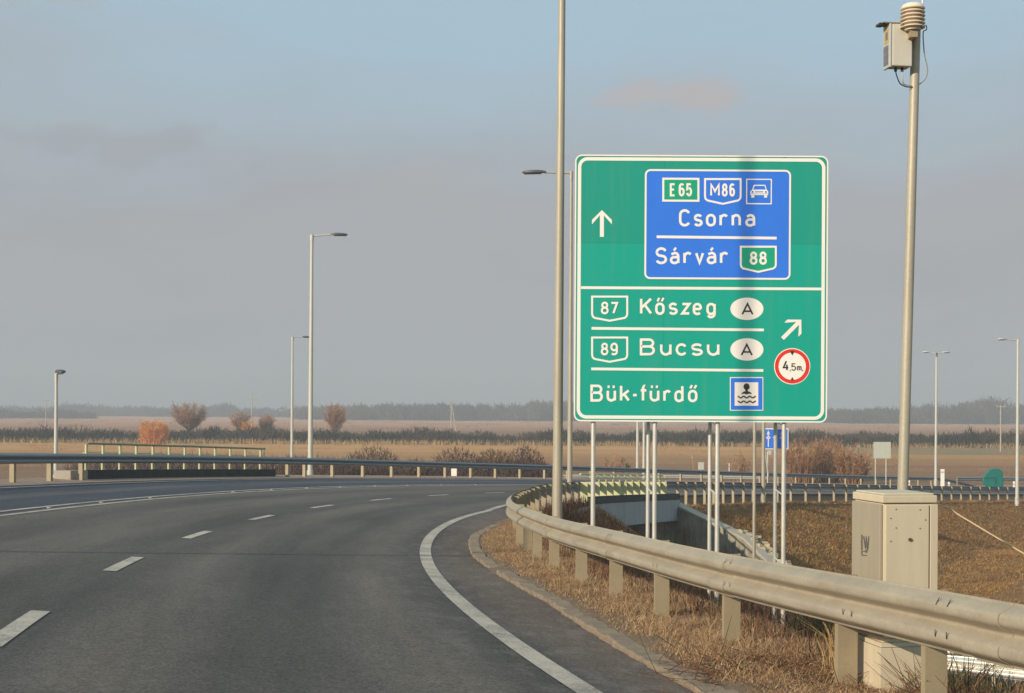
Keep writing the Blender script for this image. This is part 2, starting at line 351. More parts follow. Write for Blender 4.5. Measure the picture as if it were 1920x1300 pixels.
M_TWIGO = mk_blade('twig_orange', [srgb(206, 144, 72), srgb(238, 172, 88), srgb(244, 186, 110)], .8, .2)
M_TWIGP = mk_blade('twig_pink', [srgb(176, 142, 118), srgb(200, 160, 132), srgb(156, 126, 108)], .8, .2)
M_TWIGY = mk_blade('twig_pale', [srgb(176, 148, 102), srgb(198, 168, 118), srgb(150, 124, 90)], .8, .2)
M_HEDGE = mk_blade('hedge_dark', [srgb(46, 48, 40), srgb(72, 72, 58), srgb(86, 78, 64), srgb(58, 58, 46)], .85, .06, srgb(100, 82, 66))
M_FOREST = mk_blade('forest_far', [srgb(64, 58, 50), srgb(92, 80, 68), srgb(80, 72, 60)], .9, .01, srgb(112, 94, 78))
M_BARK = simple('bark', srgb(120, 100, 80), .25, 6, .9)
M_GRAVEL = simple('gravel_shoulder', srgb(150, 126, 108), .35, 5, .95, 0, .5, None, 30)
M_KERB = simple('worn_concrete_kerb', srgb(134, 118, 98), .3, 7, .95, 0, .5, None, 35)
M_SEAL = simple('bolt_slot_dark', srgb(46, 46, 48), .2, 5, .6)
# ---------------------------------------------------------------- road surface, markings
def strip(name, ss, of, mat, dz=0, kind='structure'):
    V = []; UVs = []; k = len(of(ss[0]))
    for s in ss:
        for o in of(s): V.append(RP(s, o, dz)[:]); UVs.append((s, o))
    Fc = [(i*k+j, (i+1)*k+j, (i+1)*k+j+1, i*k+j+1) for i in range(len(ss)-1) for j in range(k-1)]
    o = npmesh(name, V, np.array(Fc)[:, ::-1], mat, smooth=True); uvl = o.data.uv_layers.new(name='UVMap')
    idx = np.zeros(len(o.data.loops), np.int32); o.data.loops.foreach_get('vertex_index', idx)
    uvl.data.foreach_set('uv', np.array(UVs, np.float32)[idx].ravel()); setp(o, kind=kind); return o
SR_ = list(np.arange(-34, 285, 1.0))
strip('road', SR_, lambda s: list(np.linspace(kerb_o(s)-.05, WO+.45, 16)), M_ASPH)
strip('road_shoulder', SR_, lambda s: [WO+.40, WO+.9, WR+.3, WR+1.1], M_GRAVEL, .006)
def line(name, s0, s1, o0, o1, step=.5):
    n = max(2, int((s1-s0)/step)+1); ss = np.linspace(s0, s1, n)
    f0 = o0 if callable(o0) else (lambda s: o0); f1 = o1 if callable(o1) else (lambda s: o1)
    return strip(name, ss, lambda s: [f0(s), f1(s)], M_PAINT, .006)
line('edge_line', -20, 200, lambda s: edge_o(s)-.085, lambda s: edge_o(s)+.085)
line('centre_line', -20, 280, WL-.06, WL+.06); line('centre_line', -20, 280, WU-.06, WU+.06)
line('outer_edge_line', -20, 280, WO-.075, WO+.075)
for k in range(-3, 9): line('lane_dash', 3.75+6.0927*k, 3.75+6.0927*k+2.1, WD-.07, WD+.07)
for k in range(12, 34): line('lane_dash', 3.75+6.0927*k, 3.75+6.0927*k+2.1, 4.9, 5.04)
# small raised studs between the two centre lines
om = (WL+WU)/2; cs0 = np.arange(20, 90, .1); cpx = [project(RP(a, om)) for a in cs0]; stud = None
for px, od in zip((92, 190, 282, 437, 509, 575, 638, 703, 764, 828, 892), 'first second third fourth fifth sixth seventh eighth ninth tenth eleventh'.split()):
    s0 = float(np.interp(px, cpx, cs0)); P = RP(s0, om, .003)
    if stud is None:
        mb = MB(); mb.lathe((0, 0, 0), [(.05, 0), (.047, .01), (.025, .016)], 12); stud = mb.build('road_stud', M_PAINT, smooth=True); o = stud
    else: o = stud.copy(); COL.objects.link(o)
    o.location = P; setp(o, od+' pale road stud from the left between the double centre lines', 'road stud', 'studs between the centre lines')
# ---------------------------------------------------------------- terrain
far0, far1 = Vector((6.9, 63.7)), Vector((.6, -.8))         # far wing wall line
NI, FI = IRP(BI0), IRP(BI1); NO, FO = RP(BO0, WR+1), RP(BO1, WR+1)
def terrain(X, Y):
    X = np.asarray(X, float); Y = np.asarray(Y, float); sh = X.shape; x = X.ravel(); y = Y.ravel(); z = np.empty_like(x)
    for a in range(0, len(x), 4000):
        xs, ys = x[a:a+4000], y[a:a+4000]; d2 = (xs[:, None]-CX)**2+(ys[:, None]-CY)**2; i = d2.argmin(1)
        dx, dy = xs-CX[i], ys-CY[i]; o = -dx*np.cos(CT[i])+dy*np.sin(CT[i]); s = S_[i]
        zr = CZ[i]+CB[i]*o; q = -o-CRL[i]; ko = np.where(s < 28, -.9, np.maximum(-.9, -CRL[i]+.5))
        slope = np.where(s < 30, .43, np.where(s < 50, .6, .5))
        zi = CZ[i]+ZR-.70-DG(s)-.03-slope*np.maximum(q-.7, 0)
        zi = np.maximum(zi, FLOOR+.15*np.sin(xs*.7)*np.cos(ys*.5))
        zi = np.where(q < .9, CZ[i]+CB[i]*np.maximum(o, -1.5)-.35-DG(s), zi)
        zo = np.maximum(CZ[i]+CB[i]*(WR+1)-.05-.6*(o-WR-1.0), FIELD)
        zz_ = np.where(o > WR+1.0, zo, np.where(o > -CRL[i]+.3, zr-.4, zi))
        away = np.clip((np.hypot(dx, dy)-60)/30, 0, 1); zz_ = np.where(q > 20, zz_*(1-away)+FIELD*away, zz_)
        zz_ = np.where((s > 284) | (s < -38), np.minimum(zz_, FIELD), zz_)
        # corridor of the lower road
        def side(p, q_): return (q_[0]-p[0])*(ys-p[1])-(q_[1]-p[1])*(xs-p[0])
        nw = (NI[0]+9.0, NI[1]-4.6)
        inside = np.where(o > -CRL[i]-.2, (side(NO, NI) > 0) & (side(FO, FI) < 0), (side(NI, nw) > 0) & (side((far0.x, far0.y), (far0.x+far1.x, far0.y+far1.y)) < 0))
        inside &= (xs > -40) & (q < 13)
        zz_ = np.where(inside, np.minimum(FLOOR, zz_), zz_)
        z[a:a+4000] = zz_
    return z.reshape(sh)
def axis(lo, hi, step, out_lo, out_hi, g=1.16):
    a = list(np.arange(lo, hi+.001, step)); d = step
    while a[-1] < out_hi: d *= g; a.append(a[-1]+d)
    d = step
    while a[0] > out_lo: d *= g; a.insert(0, a[0]-d)
    return np.array(a)
gx = axis(-16, 46, .5, -2600, 2600); gy = axis(2, 112, .5, -400, 3600)
GX, GY = np.meshgrid(gx, gy); GZ = terrain(GX, GY); ny, nx = GX.shape
GZ = GZ+np.where((GY < 115) & (GZ > FLOOR-.01), rng.normal(0, .025, GZ.shape), 0)
ii = (np.arange(ny-1)[:, None]*nx+np.arange(nx-1)).ravel(); Fg = np.stack([ii, ii+1, ii+nx+1, ii+nx], 1)
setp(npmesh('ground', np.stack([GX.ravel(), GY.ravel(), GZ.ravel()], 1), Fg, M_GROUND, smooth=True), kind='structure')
# verge between kerb and the top of the slope
Vv = []; SV = np.arange(-34, 200, .5); qs = [0, .2, .5, .8, 1.0]
for s in SV:
    k = kerb_o(s); a = RP(s, k+.04, -.02); r = IRP(s, -DG(s))
    for j, t_ in enumerate((0, .12, .3, .55, .8, 1.0)):
        p = a.lerp(r, t_); Vv.append((p.x, p.y, p.z+(.05*math.sin(t_*math.pi) if s < 32 else .0)+rng.normal(0, .008)))
    for q in (.35, .7, 1.1, 1.6):
        p = IRP(s, -DG(s)-(.43 if s < 30 else .62)*max(q-.7, 0)-(0 if s < 30 else .04), q); Vv.append((p.x, p.y, p.z+rng.normal(0, .012)-.01))
k = 10; Fv = [(i*k+j, i*k+j+1, (i+1)*k+j+1, (i+1)*k+j) for i in range(len(SV)-1) for j in range(k-1) if not (BI0-.6 < SV[i] < BI1+.2 and j > 4)]
M_VERGE = simple('verge_soil', srgb(112, 92, 70), .35, 4, .95, 0, .5, None, 30)
setp(npmesh('verge', Vv, Fv, M_VERGE, smooth=True), kind='structure')
# worn kerb stones along the verge: low, broken, half buried
mb = MB(); s = -6.0
while s < 26:
    ln = random.uniform(.2, .38); gap = 13.0 < s+ln < 13.7
    if not gap and not (s > 21 and random.random() < .35):
        o = kerb_o(s+ln/2)+random.uniform(-.008, .008)+(.22 if 0 and s > 14 else 0); w = random.uniform(.085, .095); h = random.uniform(-.014, .004)
        M = Matrix.Translation(RP(s+ln/2, o-.10)) @ Matrix.Rotation(-cv(CT, s)+random.uniform(-.012, .012), 4, 'Z') @ Matrix.Rotation(random.uniform(-.06, .06), 4, 'X') @ Matrix.Rotation(random.uniform(-.1, .1), 4, 'Y')
        mb.box(-w, w, -ln/2+.006, ln/2-.006, -.2, .05+h, 0, M)
    s += ln+.005
setp(mb.build('kerb', M_KERB, bevel=.015), kind='structure')
# lower road on the corridor floor
cl = [(-60, 40), (-30, 44), (-10.5, 48.3), (-3, 52.5), (4.4, 55.5), (9, 53.6), (13, 49), (18, 43), (28, 34), (50, 22)]
cl = [Vector((a, b, FLOOR+.03)) for a, b in cl]; mb = MB(); vs = []
for i, p in enumerate(cl):
    t_ = (cl[min(i+1, len(cl)-1)]-cl[max(i-1, 0)]).normalized(); n_ = Vector((-t_.y, t_.x, 0)); vs += [p+n_*3, p-n_*3]
mb.add(vs, [(2*i, 2*i+1, 2*i+3, 2*i+2) for i in range(len(cl)-1)]); setp(mb.build('lower_road', simple('old_asphalt', srgb(84, 84, 86), .15, 2, .9)), kind='structure')
# ---------------------------------------------------------------- guardrails
def wprof(h=.31, d=.083):
    hs = [0, .012, .045, .055, .066, .088, .1, .11, .142, .149, .155]; a_ = [.0, .05, .84, .96, 1, 1, .96, .86, .12, .04, .02]
    f = [(d*a, -x*h/.31) for a, x in zip(a_, hs)]; f += [(a, -h-y) for a, y in f[-2::-1]]
    return f+[(x-.006, y) for x, y in f[::-1]]
def beam(frames, h=.31, mat=None, name='beam', parent=None, top=0, extra=None):
    mb = MB(); mb.sweep(frames, [(a, b+top) for a, b in wprof(h)])
    if extra: extra(mb)
    return mb.build(name, mat if isinstance(mat, list) else [mat], parent, smooth=True)
def cpost(P, n, t, h0, h1, w=.125, fl=.05, th=.006, side=-1):
    # sigma/C post: web across the rail, flanges along it. P base point under the beam face, n towards the road
    mb = MB(); a, b = -.012, -.012-w
    def bx(n0, n1, t0, t1):
        vs = [P+n*x+t*y+Vector((0, 0, z)) for z in (h0, h1) for y in (t0, t1) for x in (n0, n1)]
        mb.add(vs, [(0, 2, 3, 1), (4, 5, 7, 6), (0, 1, 5, 4), (2, 6, 7, 3), (0, 4, 6, 2), (1, 3, 7, 5)])
    bx(b, a, 0, th); bx(a-th, a, th, fl); bx(b, b+th, th, fl)
    return mb
g_in = thing('guardrail', 'dusty beige steel guardrail curving along the inside of the bend from the right foreground', 'guardrail', IRP(5))
DS = .5; ssn = np.arange(-8, 150.1, .4)
def inner_frames(s0, s1, st=.4, dn=0):
    r = []
    for s in np.arange(s0, s1+.01, st):
        p = IRP(s, .70); _, n, t = frame(s); wob = .004*math.sin(s*.9); r.append((p+n*(.0+dn)+Vector((0, 0, wob)), n, Vector((0, 0, 1))))
    return r
def slots(mb):
    # bolt slots near each post and lapped splices every 4 m
    for i, px in enumerate((1734, 1570, 1357, 1228, 1144, 1080, 1030, 999)):
        s = s_near(px); 
        for d_, h_ in ((-.42, 0), (-.30, 0)):
            for (hh, off) in ((-.205, .0), (-.04, .0)):
                if hh == -.04 and i % 2: continue
                p = IRP(s+d_, .70); _, n, t = frame(s+d_); a = .083 if hh < -.1 else .07
                mb.add([p+n*(a+.0045+(.0 if hh < -.1 else dz*-.6))+t*x*.5+Vector((0, 0, hh+dz)) for dz in (-.018, .018) for x in (-.010, .010)], [(0, 1, 3, 2)], 1)
beam(inner_frames(-8, 44), .31, [M_STEEL, M_SEAL], 'beam', g_in, extra=slots)
beam(inner_frames(43.9, 152), .31, [M_STEELO], 'beam', g_in)  # same rail seen from behind, its shade put into the steel colour
for sj in np.arange(s_near(1905)-8, 44, 4.0):   # lapped joints: one beam end lies over the next
    fr = inner_frames(sj, sj+.34, .17, .006); mb = MB(); mb.sweep(fr, [(a, b*1.0) for a, b in wprof(.314, .0845)]); mb.build('splice_plate', M_STEEL, g_in, smooth=True)
near_px = [1734, 1570, 1357, 1228, 1144, 1080, 1030, 999, 981.5, 967.7]
ps = [s_near(p) for p in near_px]; lead = [ps[0]-2*k for k in (1, 2, 3)]
far_px = [961, 966, 971, 977, 984, 993, 1002, 1015, 1026, 1041, 1052, 1063, 1077]
far2 = [1268, 1284, 1301, 1319, 1336, 1354, 1372.5, 1392, 1410, 1432, 1456, 1481, 1509, 1535, 1562, 1585, 1606, 1627, 1647, 1667, 1687, 1707, 1726.5, 1745.5, 1764.5, 1783, 1801, 1819, 1836.5, 1854, 1871, 1888, 1904.5, 1920.5]
allp = lead+ps+[s_far(p) for p in far_px if s_far(p) > ps[-1]+.8]+[s_far(p) for p in far2]
allp += [allp[-1]+2*k for k in range(1, 12)]
for s in allp:
    p = IRP(s); _, n, t = frame(s); nearp = s < 30
    hb = -.5 if s < BI1 else -.95
    cpost(p, n, t, hb, .70-.012, .13 if s < 60 else .12, .05).build('post', M_STEELP, g_in)
g_out = thing('guardrail', 'shaded slate grey guardrail along the far outer side of the road, above pale posts', 'guardrail', RP(40, WR))
def outer_top(s): return .75 if s < 129 else .75-.72*min(1, (s-129)/9)**1.3
fr = []
for s in np.arange(-30, 139.5, .6):
    p = RP(s, WR, outer_top(s)); _, n, t = frame(s); fr.append((p, -n, Vector((0, 0, 1))))
beam(fr, .27, M_STEELO, 'beam', g_out)
op = [30, 99, 158, 543, 575, 627, 684, 738, 789, 838, 886, 932, 978, 1024, 1067, 1110]
so_ = [s_out(p) for p in op]; so_ = [so_[0]-2.3*k for k in range(6, 0, -1)]+so_+[so_[-1]+2.75*k for k in range(1, 25)]
for s in so_:
    if s > 133: continue
    p = RP(s, WR); _, n, t = frame(s); mb = MB()
    P = p
    for (t0, t1) in ((0, .05), (.075, .135)):      # open C section seen from the road: two lit flanges with a dark gap
        vs = [P+n*x+t*y+Vector((0, 0, z)) for z in (-.5, outer_top(s)-.03) for y in (t0-.06, t1-.06) for x in (.02, .14)]
        mb.add(vs, [(0, 2, 3, 1), (4, 5, 7, 6), (0, 1, 5, 4), (2, 6, 7, 3), (0, 4, 6, 2), (1, 3, 7, 5)])
    vs = [P+n*x+t*y+Vector((0, 0, z)) for z in (-.5, outer_top(s)-.04) for y in (-.01, .015) for x in (.1, .13)]
    mb.add(vs, [(0, 2, 3, 1), (4, 5, 7, 6), (0, 1, 5, 4), (2, 6, 7, 3), (0, 4, 6, 2), (1, 3, 7, 5)])
    mb.build('post', M_STEELP, g_out)
def small_rail(pts, label, h, mat, step, pmat, group=None):
    g = thing('guardrail', label, 'guardrail', Vector(pts[0])-Vector((0, 0, .75)), group); pts = [Vector(p) for p in pts]; fr = []; ln = 0
    for i, p in enumerate(pts):
        t = (pts[min(i+1, len(pts)-1)]-pts[max(i-1, 0)]); t.z = 0; t.normalize(); n = Vector((t.y, -t.x, 0)); fr.append((p, n, Vector((0, 0, 1))))
    beam(fr, h, mat, 'beam', g)
    for i in range(len(pts)-1):
        d = (pts[i+1]-pts[i]).length; k = max(1, int(d/step))
        for j in range(k):
            p = pts[i].lerp(pts[i+1], j/k); t = (pts[i+1]-pts[i]).normalized(); n = Vector((t.y, -t.x, 0))
            cpost(p, n, t, -1.1, -.02, .1, .08).build('post', pmat, g)
    return g
small_rail([U(1700, 1224, 30.5), U(1800, 1231, 30), U(1860, 1237, 29.5), U(1960, 1247, 29)], 'pale low guardrail glimpsed under the near rail right of the cabinet, lower of two', .36, M_POST2, 4, M_STEELP)
small_rail([U(1700, 1200, 34.5), U(1800, 1203, 34), U(1960, 1212, 33)], 'pale guardrail strip just above the other one, glimpsed under the near rail at far right', .33, M_POST2, 4, M_STEELP)
small_rail([U(920, 894, 124), U(1000, 891.5, 126), U(1100, 890, 128), U(1250, 891, 131), U(1440, 894, 134)], 'thin pale guardrail of the far carriageway seen beneath the dark outer rail', .30, M_POST2, 4, M_STEELP)
small_rail([U(1795, 894.5, 127), U(1850, 895, 128), U(1960, 896, 130)], 'grey guardrail on the far verge behind the green crash cushion', .32, M_STEELO, 6, M_STEELP)
# ---------------------------------------------------------------- bridge
br = thing('road_bridge', 'concrete road bridge with grey edge beam over the lower road, behind the sign legs', 'bridge', IRP((BI0+BI1)/2))
mb = MB(); n_ = 14; si = np.linspace(BI0-.5, BI1+.15, n_); so2 = np.linspace(BO0-.5, BO1+.5, n_); vs = []
for a, b in zip(si, so2):
    P, Q = IRP(a, 0, .45), RP(b, WR+.75); zi, zo_ = P.z-.02, Q.z
    R1 = RP(a, kerb_o(a), -.06); R2 = RP(b, WR, -.06)
    vs += [(P.x, P.y, zi-.95), (P.x, P.y, zi-.05), (R1.x, R1.y, R1.z), (R2.x, R2.y, R2.z), (Q.x, Q.y, zo_-.05), (Q.x, Q.y, zo_-.95)]
fs = [(i*6+k, i*6+(k+1) % 6, (i+1)*6+(k+1) % 6, (i+1)*6+k) for i in range(n_-1) for k in range(6)]+[tuple(range(6))[::-1], tuple((n_-1)*6+k for k in range(6))]
mb.add(vs, fs)
M_FAS = simple('fascia_concrete', srgb(150, 156, 156), .22, .9, .9, 0, .25, (2.5, 2.5, .25), 14)
mb.build('deck', M_FAS, br)
def wall(pts, thick, mat, name, parent):
    # pts: (x,y,ztop,zbot); vertical slab of given thickness, offset to the right of travel
    mb = MB(); vs = []
    for i, (x, y, zt, zb) in enumerate(pts):
        a = Vector(pts[min(i+1, len(pts)-1)][:2])-Vector(pts[max(i-1, 0)][:2]); a.normalize(); n = Vector((a.y, -a.x))
        vs += [(x, y, zt), (x, y, zb), (x+n.x*thick, y+n.y*thick, zb), (x+n.x*thick, y+n.y*thick, zt)]
    fs = [(i*4+k, i*4+(k+1) % 4, (i+1)*4+(k+1) % 4, (i+1)*4+k) for i in range(len(pts)-1) for k in range(4)]+[(3, 2, 1, 0), tuple((len(pts)-1)*4+k for k in range(4))]
    mb.add(vs, fs); return mb.build(name, mat, parent)
def mk_wallmat():
    t = MT('streaked_concrete', .9); p = t.pos(); st = t.noise(p, 2.6, 6, .75, (3, 3, .18)); g = t.noise(p, .9, 5, .7)
    c = t.ramp(t.mix(.5, st, g), [(.32, srgb(74, 72, 64)), (.47, srgb(140, 134, 116)), (.62, srgb(178, 168, 144))]); t.color(c); t.bump(t.noise(p, 20, 3), .3, .02); return t.m
M_WALL = mk_wallmat()
zt = -4.2
wall([(FI.x+.2, FI.y-.2, FI.z-.3, FLOOR-.3), (FO.x, FO.y, FO.z-.3, FLOOR-.3)], .6, M_WALL, 'abutment', br)
wall([(NO.x, NO.y, NO.z-.3, FLOOR-.3), (NI.x, NI.y, NI.z-.3, FLOOR-.3)], .6, M_WALL, 'abutment', br)
ww = thing('wing_wall', 'streaked concrete wing wall stepping down from the bridge beside the brown slope', 'wall', (far0.x, far0.y, FLOOR))
pts = [(far0.x, far0.y), (far0.x+far1.x*4.4, far0.y+far1.y*4.4), (far0.x+far1.x*8.5, far0.y+far1.y*8.5), (far0.x+far1.x*12, far0.y+far1.y*12)]
tops = [U(1257, 944, 63.7)[2], U(1352, 1010, 60.2)[2], U(1540, 1147, 56.9)[2], U(1640, 1160, 54.1)[2]]
wall([(p[0], p[1], z, FLOOR-.4) for p, z in zip(pts, tops)][::-1], .7, M_WALL, 'wall_face', ww)
mb = MB()
for i in range(3):
    a = Vector((pts[i][0], pts[i][1], tops[i])); b = Vector((pts[i+1][0], pts[i+1][1], tops[i+1])); n = Vector((.8, .6, 0))
    vs = [p+n*x+Vector((0, 0, z)) for z in (-.02, .07) for p in (a, b) for x in (-.04, .42)]
    mb.add(vs, [(0, 2, 3, 1), (4, 5, 7, 6), (0, 1, 5, 4), (2, 6, 7, 3), (0, 4, 6, 2), (1, 3, 7, 5)])
mb.build('coping', M_CONC, ww)
mb = MB()
for _ in range(150):
    u = rng.uniform(3.4, 10.5); k_ = rng.uniform(.38, 1.1); x = far0.x+far1.x*u+.8*k_; y = far0.y+far1.y*u+.6*k_; zt_ = float(np.interp(u, [0, 4.4, 8.5, 12], tops)); r = rng.uniform(.06, .2)
    M = Matrix.Translation((x, y, zt_+.02-.12*k_)) @ Matrix.Rotation(rng.uniform(0, 6), 4, 'Z') @ Matrix.Rotation(rng.uniform(-.5, .5), 4, 'X'); mb.box(-r, r, -r*.8, r*.8, -r*.6, r*.5, 0, M)
setp(mb.build('rubble', simple('pale_rubble', srgb(186, 168, 136), .3, 6, .9), bevel=.02), 'pale broken stones along the upper edge of the wing wall', 'stones', kind='stuff')
wn = thing('wing_wall', 'shaded concrete wing wall on the near side of the underpass', 'wall', (NI.x, NI.y, FLOOR))
wall([(NI.x, NI.y, NI.z-.3, FLOOR-.3), (NI.x+9, NI.y-4.6, NI.z-4.6, FLOOR-.3)], .5, M_WALL, 'wall_face', wn)
# outer bridge edge beam
mb = MB(); fr = [(RP(s, WR+.28), frame(s)[1], Vector((0, 0, 1))) for s in np.linspace(s_out(182), s_out(530), 12)]
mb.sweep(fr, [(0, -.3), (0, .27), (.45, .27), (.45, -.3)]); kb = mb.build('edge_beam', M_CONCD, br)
fr = [(RP(s, WR+.27), frame(s)[1], Vector((0, 0, 1))) for s in np.linspace(s_out(150), s_out(181.5), 4)]
mb = MB(); mb.sweep(fr, [(0, -.4), (0, .26), (.5, .26), (.5, -.4)]); mb.build('end_block', M_CONC, br)
def rot_pts(s, o, z): return RP(s, o, z)
ro = thing('bridge_railing', 'yellow green railing standing behind the dark guardrail on the left edge of the bridge', 'railing', RP(s_out(345), WR+.3))
for px in (182, 213, 244.5, 274.5, 305, 335, 364, 392, 420, 448, 476, 504):
    s = s_out(px); P = RP(s, WR+.30); _, n, t = frame(s); mb = MB()
    for (w, z0, z1) in ((.078, .27, .52), (.046, .52, 1.0)):
        vs = [P+n*x+t*y+Vector((0, 0, z)) for z in (z0, z1) for y in (-w, w) for x in (0, .05)]
        mb.add(vs, [(0, 2, 3, 1), (4, 5, 7, 6), (0, 1, 5, 4), (2, 6, 7, 3), (0, 4, 6, 2), (1, 3, 7, 5)])
    mb.build('post', M_YEL, ro)
mb = MB(); ss = np.linspace(s_out(182)+.1, s_out(512), 14)
mb.tube([RP(s_out(182), WR+.33, .75), RP(s_out(182), WR+.33, .95)]+[RP(s, WR+.33, 1.03) for s in ss], .035, 8); mb.build('handrail', M_OLIVE, ro, smooth=True)
mb = MB(); mb.tube([RP(s, WR+.45, .76) for s in np.linspace(s_out(184), s_out(515), 12)], .022, 6); mb.build('lower_rail', M_YEL, ro, smooth=True)
ri = thing('bridge_railing', 'yellow green bridge railing with broad posts and curved handrail, behind the sign legs', 'railing', IRP((BI0+BI1)/2))
ys = [1088, 1099, 1111.5, 1125, 1138, 1151, 1163, 1175, 1188, 1201, 1214, 1227, 1239]
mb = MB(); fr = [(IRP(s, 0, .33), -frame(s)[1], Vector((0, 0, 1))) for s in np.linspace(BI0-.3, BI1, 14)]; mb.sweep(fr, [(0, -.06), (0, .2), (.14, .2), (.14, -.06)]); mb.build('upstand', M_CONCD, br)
for px in ys:
    s = s_far(px); P = IRP(s); _, n, t = frame(s); cpost(P, n, t, -.06, .70, .26, .03, .01).build('post', M_YEL, ri)
    if px > 1090:
        mb = MB(); mb.tube([P-n*.22+Vector((0, 0, .6)), P-n*.26+Vector((0, 0, .80)), P-n*.2+Vector((0, 0, .92)), P-n*.05+Vector((0, 0, .96))], .024, 6); mb.build('bracket', M_YEL, ri, smooth=True)
mb = MB(); mb.tube([IRP(s, .97, .05) for s in np.linspace(s_far(1086), s_far(1241), 12)], .035, 8); mb.tube([IRP(s, .82, .26) for s in np.linspace(s_far(1092), s_far(1241), 12)], .022, 6); mb.build('handrail', M_YEL, ri, smooth=True)
# ---------------------------------------------------------------- the big direction sign
YS = 26.3; PX = F/YS
def S(px, py, lay=0): x, y, z = U(px, py, YS); return Vector((x, y-.012-.0035*lay, z))
sg = thing('direction_sign', 'large green overhead style direction sign on steel legs with blue panel, arrows and place names', 'road sign', U(1310, 1150, YS))
def rrect(x0, x1, y0, y1, r, n=7):
    p = []
    for cx, cy, a0 in ((x1-r, y0+r, -90), (x1-r, y1-r, 0), (x0+r, y1-r, 90), (x0+r, y0+r, 180)):
        for i in range(n+1): a = math.radians(a0+90*i/n); p.append((cx+r*math.cos(a), cy+r*math.sin(a)))
    return p
def sk(x, y):   # photo px on the sign -> unrolled sign px (sign axes), inverse is identity of U: keep simple, sign edges follow roll
    return x, y
def roll(pts, cx=1314, cy=542):
    # local sign axes are level in the world; rotate about sign centre into picture space
    return [(cx+(x-cx)*CR-(y-cy)*SR, cy+(x-cx)*SR+(y-cy)*CR) for x, y in pts]
def fill(mb, pts, lay, mi=0, rl=True):
    if rl: pts = roll(pts)
    vs = [S(x, y, lay) for x, y in pts]; mb.add(vs, [tuple(range(len(vs)))[::-1]], mi)
def stroke(mb, pts, w, lay, closed=False, mi=0, rl=False):
    if rl: pts = roll(pts)
    P = [Vector(p) for p in pts]; n = len(P); Lf = []; Rt = []
    for i in range(n):
        if closed: a, b = P[i]-P[i-1], P[(i+1) % n]-P[i]
        else: a = P[i]-P[i-1] if i else P[1]-P[0]; b = P[i+1]-P[i] if i < n-1 else P[i]-P[i-1]
        a = a.normalized() if a.length > 1e-6 else b.normalized(); b = b.normalized() if b.length > 1e-6 else a
        t = (a+b); t = t.normalized() if t.length > 1e-3 else a
        nn_ = Vector((-t.y, t.x)); c = max(.45, nn_.dot(Vector((-a.y, a.x)))); Lf.append(P[i]+nn_*w/2/c); Rt.append(P[i]-nn_*w/2/c)
    vs = [S(p.x, p.y, lay) for p in Lf]+[S(p.x, p.y, lay) for p in Rt]; m = n if closed else n-1
    mb.add(vs, [(i, (i+1) % n, n+(i+1) % n, n+i) for i in range(m)], mi)
# panel body
mb = MB(); out_ = roll(rrect(1077.5, 1551, 292, 791, 12)); vs = [S(x, y, 0)+Vector((0, 0, 0)) for x, y in out_]; n = len(vs)
vb = [v+Vector((0, .035, 0)) for v in vs]; mb.add(vs+vb, [tuple(range(n))[::-1], tuple(range(n, 2*n))], 0)
mb.add(vs+vb, [(i, (i+1) % n, n+(i+1) % n, n+i) for i in range(n)], 1)
mb.build('panel', [M_GREEN, M_POST2], sg)
mb = MB(); stroke(mb, rrect(1078.3, 1550.2, 292.8, 790.2, 12), 2.6, 1, True, 0, True); mb.build('rim', M_WHITE, sg)
mb = MB(); stroke(mb, rrect(1085.5, 1543, 299.5, 783.3, 15), 6.2, 1, True, 0, True); stroke(mb, [(1088, 541), (1540, 541)], 5, 1, rl=True); mb.build('border', M_WHITE, sg)
mb = MB(); fill(mb, rrect(1209, 1479, 319.5, 522, 9), 1, 0)
mb.build('blue_panel', [M_BLUE], sg)
mb = MB(); stroke(mb, rrect(1209.5, 1480, 320, 522.5, 9), 3.4, 2, True, 0, True); stroke(mb, [(1231, 444.5), (1456, 447)], 5, 2); mb.build('blue_panel_border', M_WHITE, sg)
mb = MB(); stroke(mb, [(1109, 616), (1432, 619)], 5, 1); stroke(mb, [(1108.5, 692), (1431, 695)], 5, 1); mb.build('divider_bar', M_WHITE, sg)
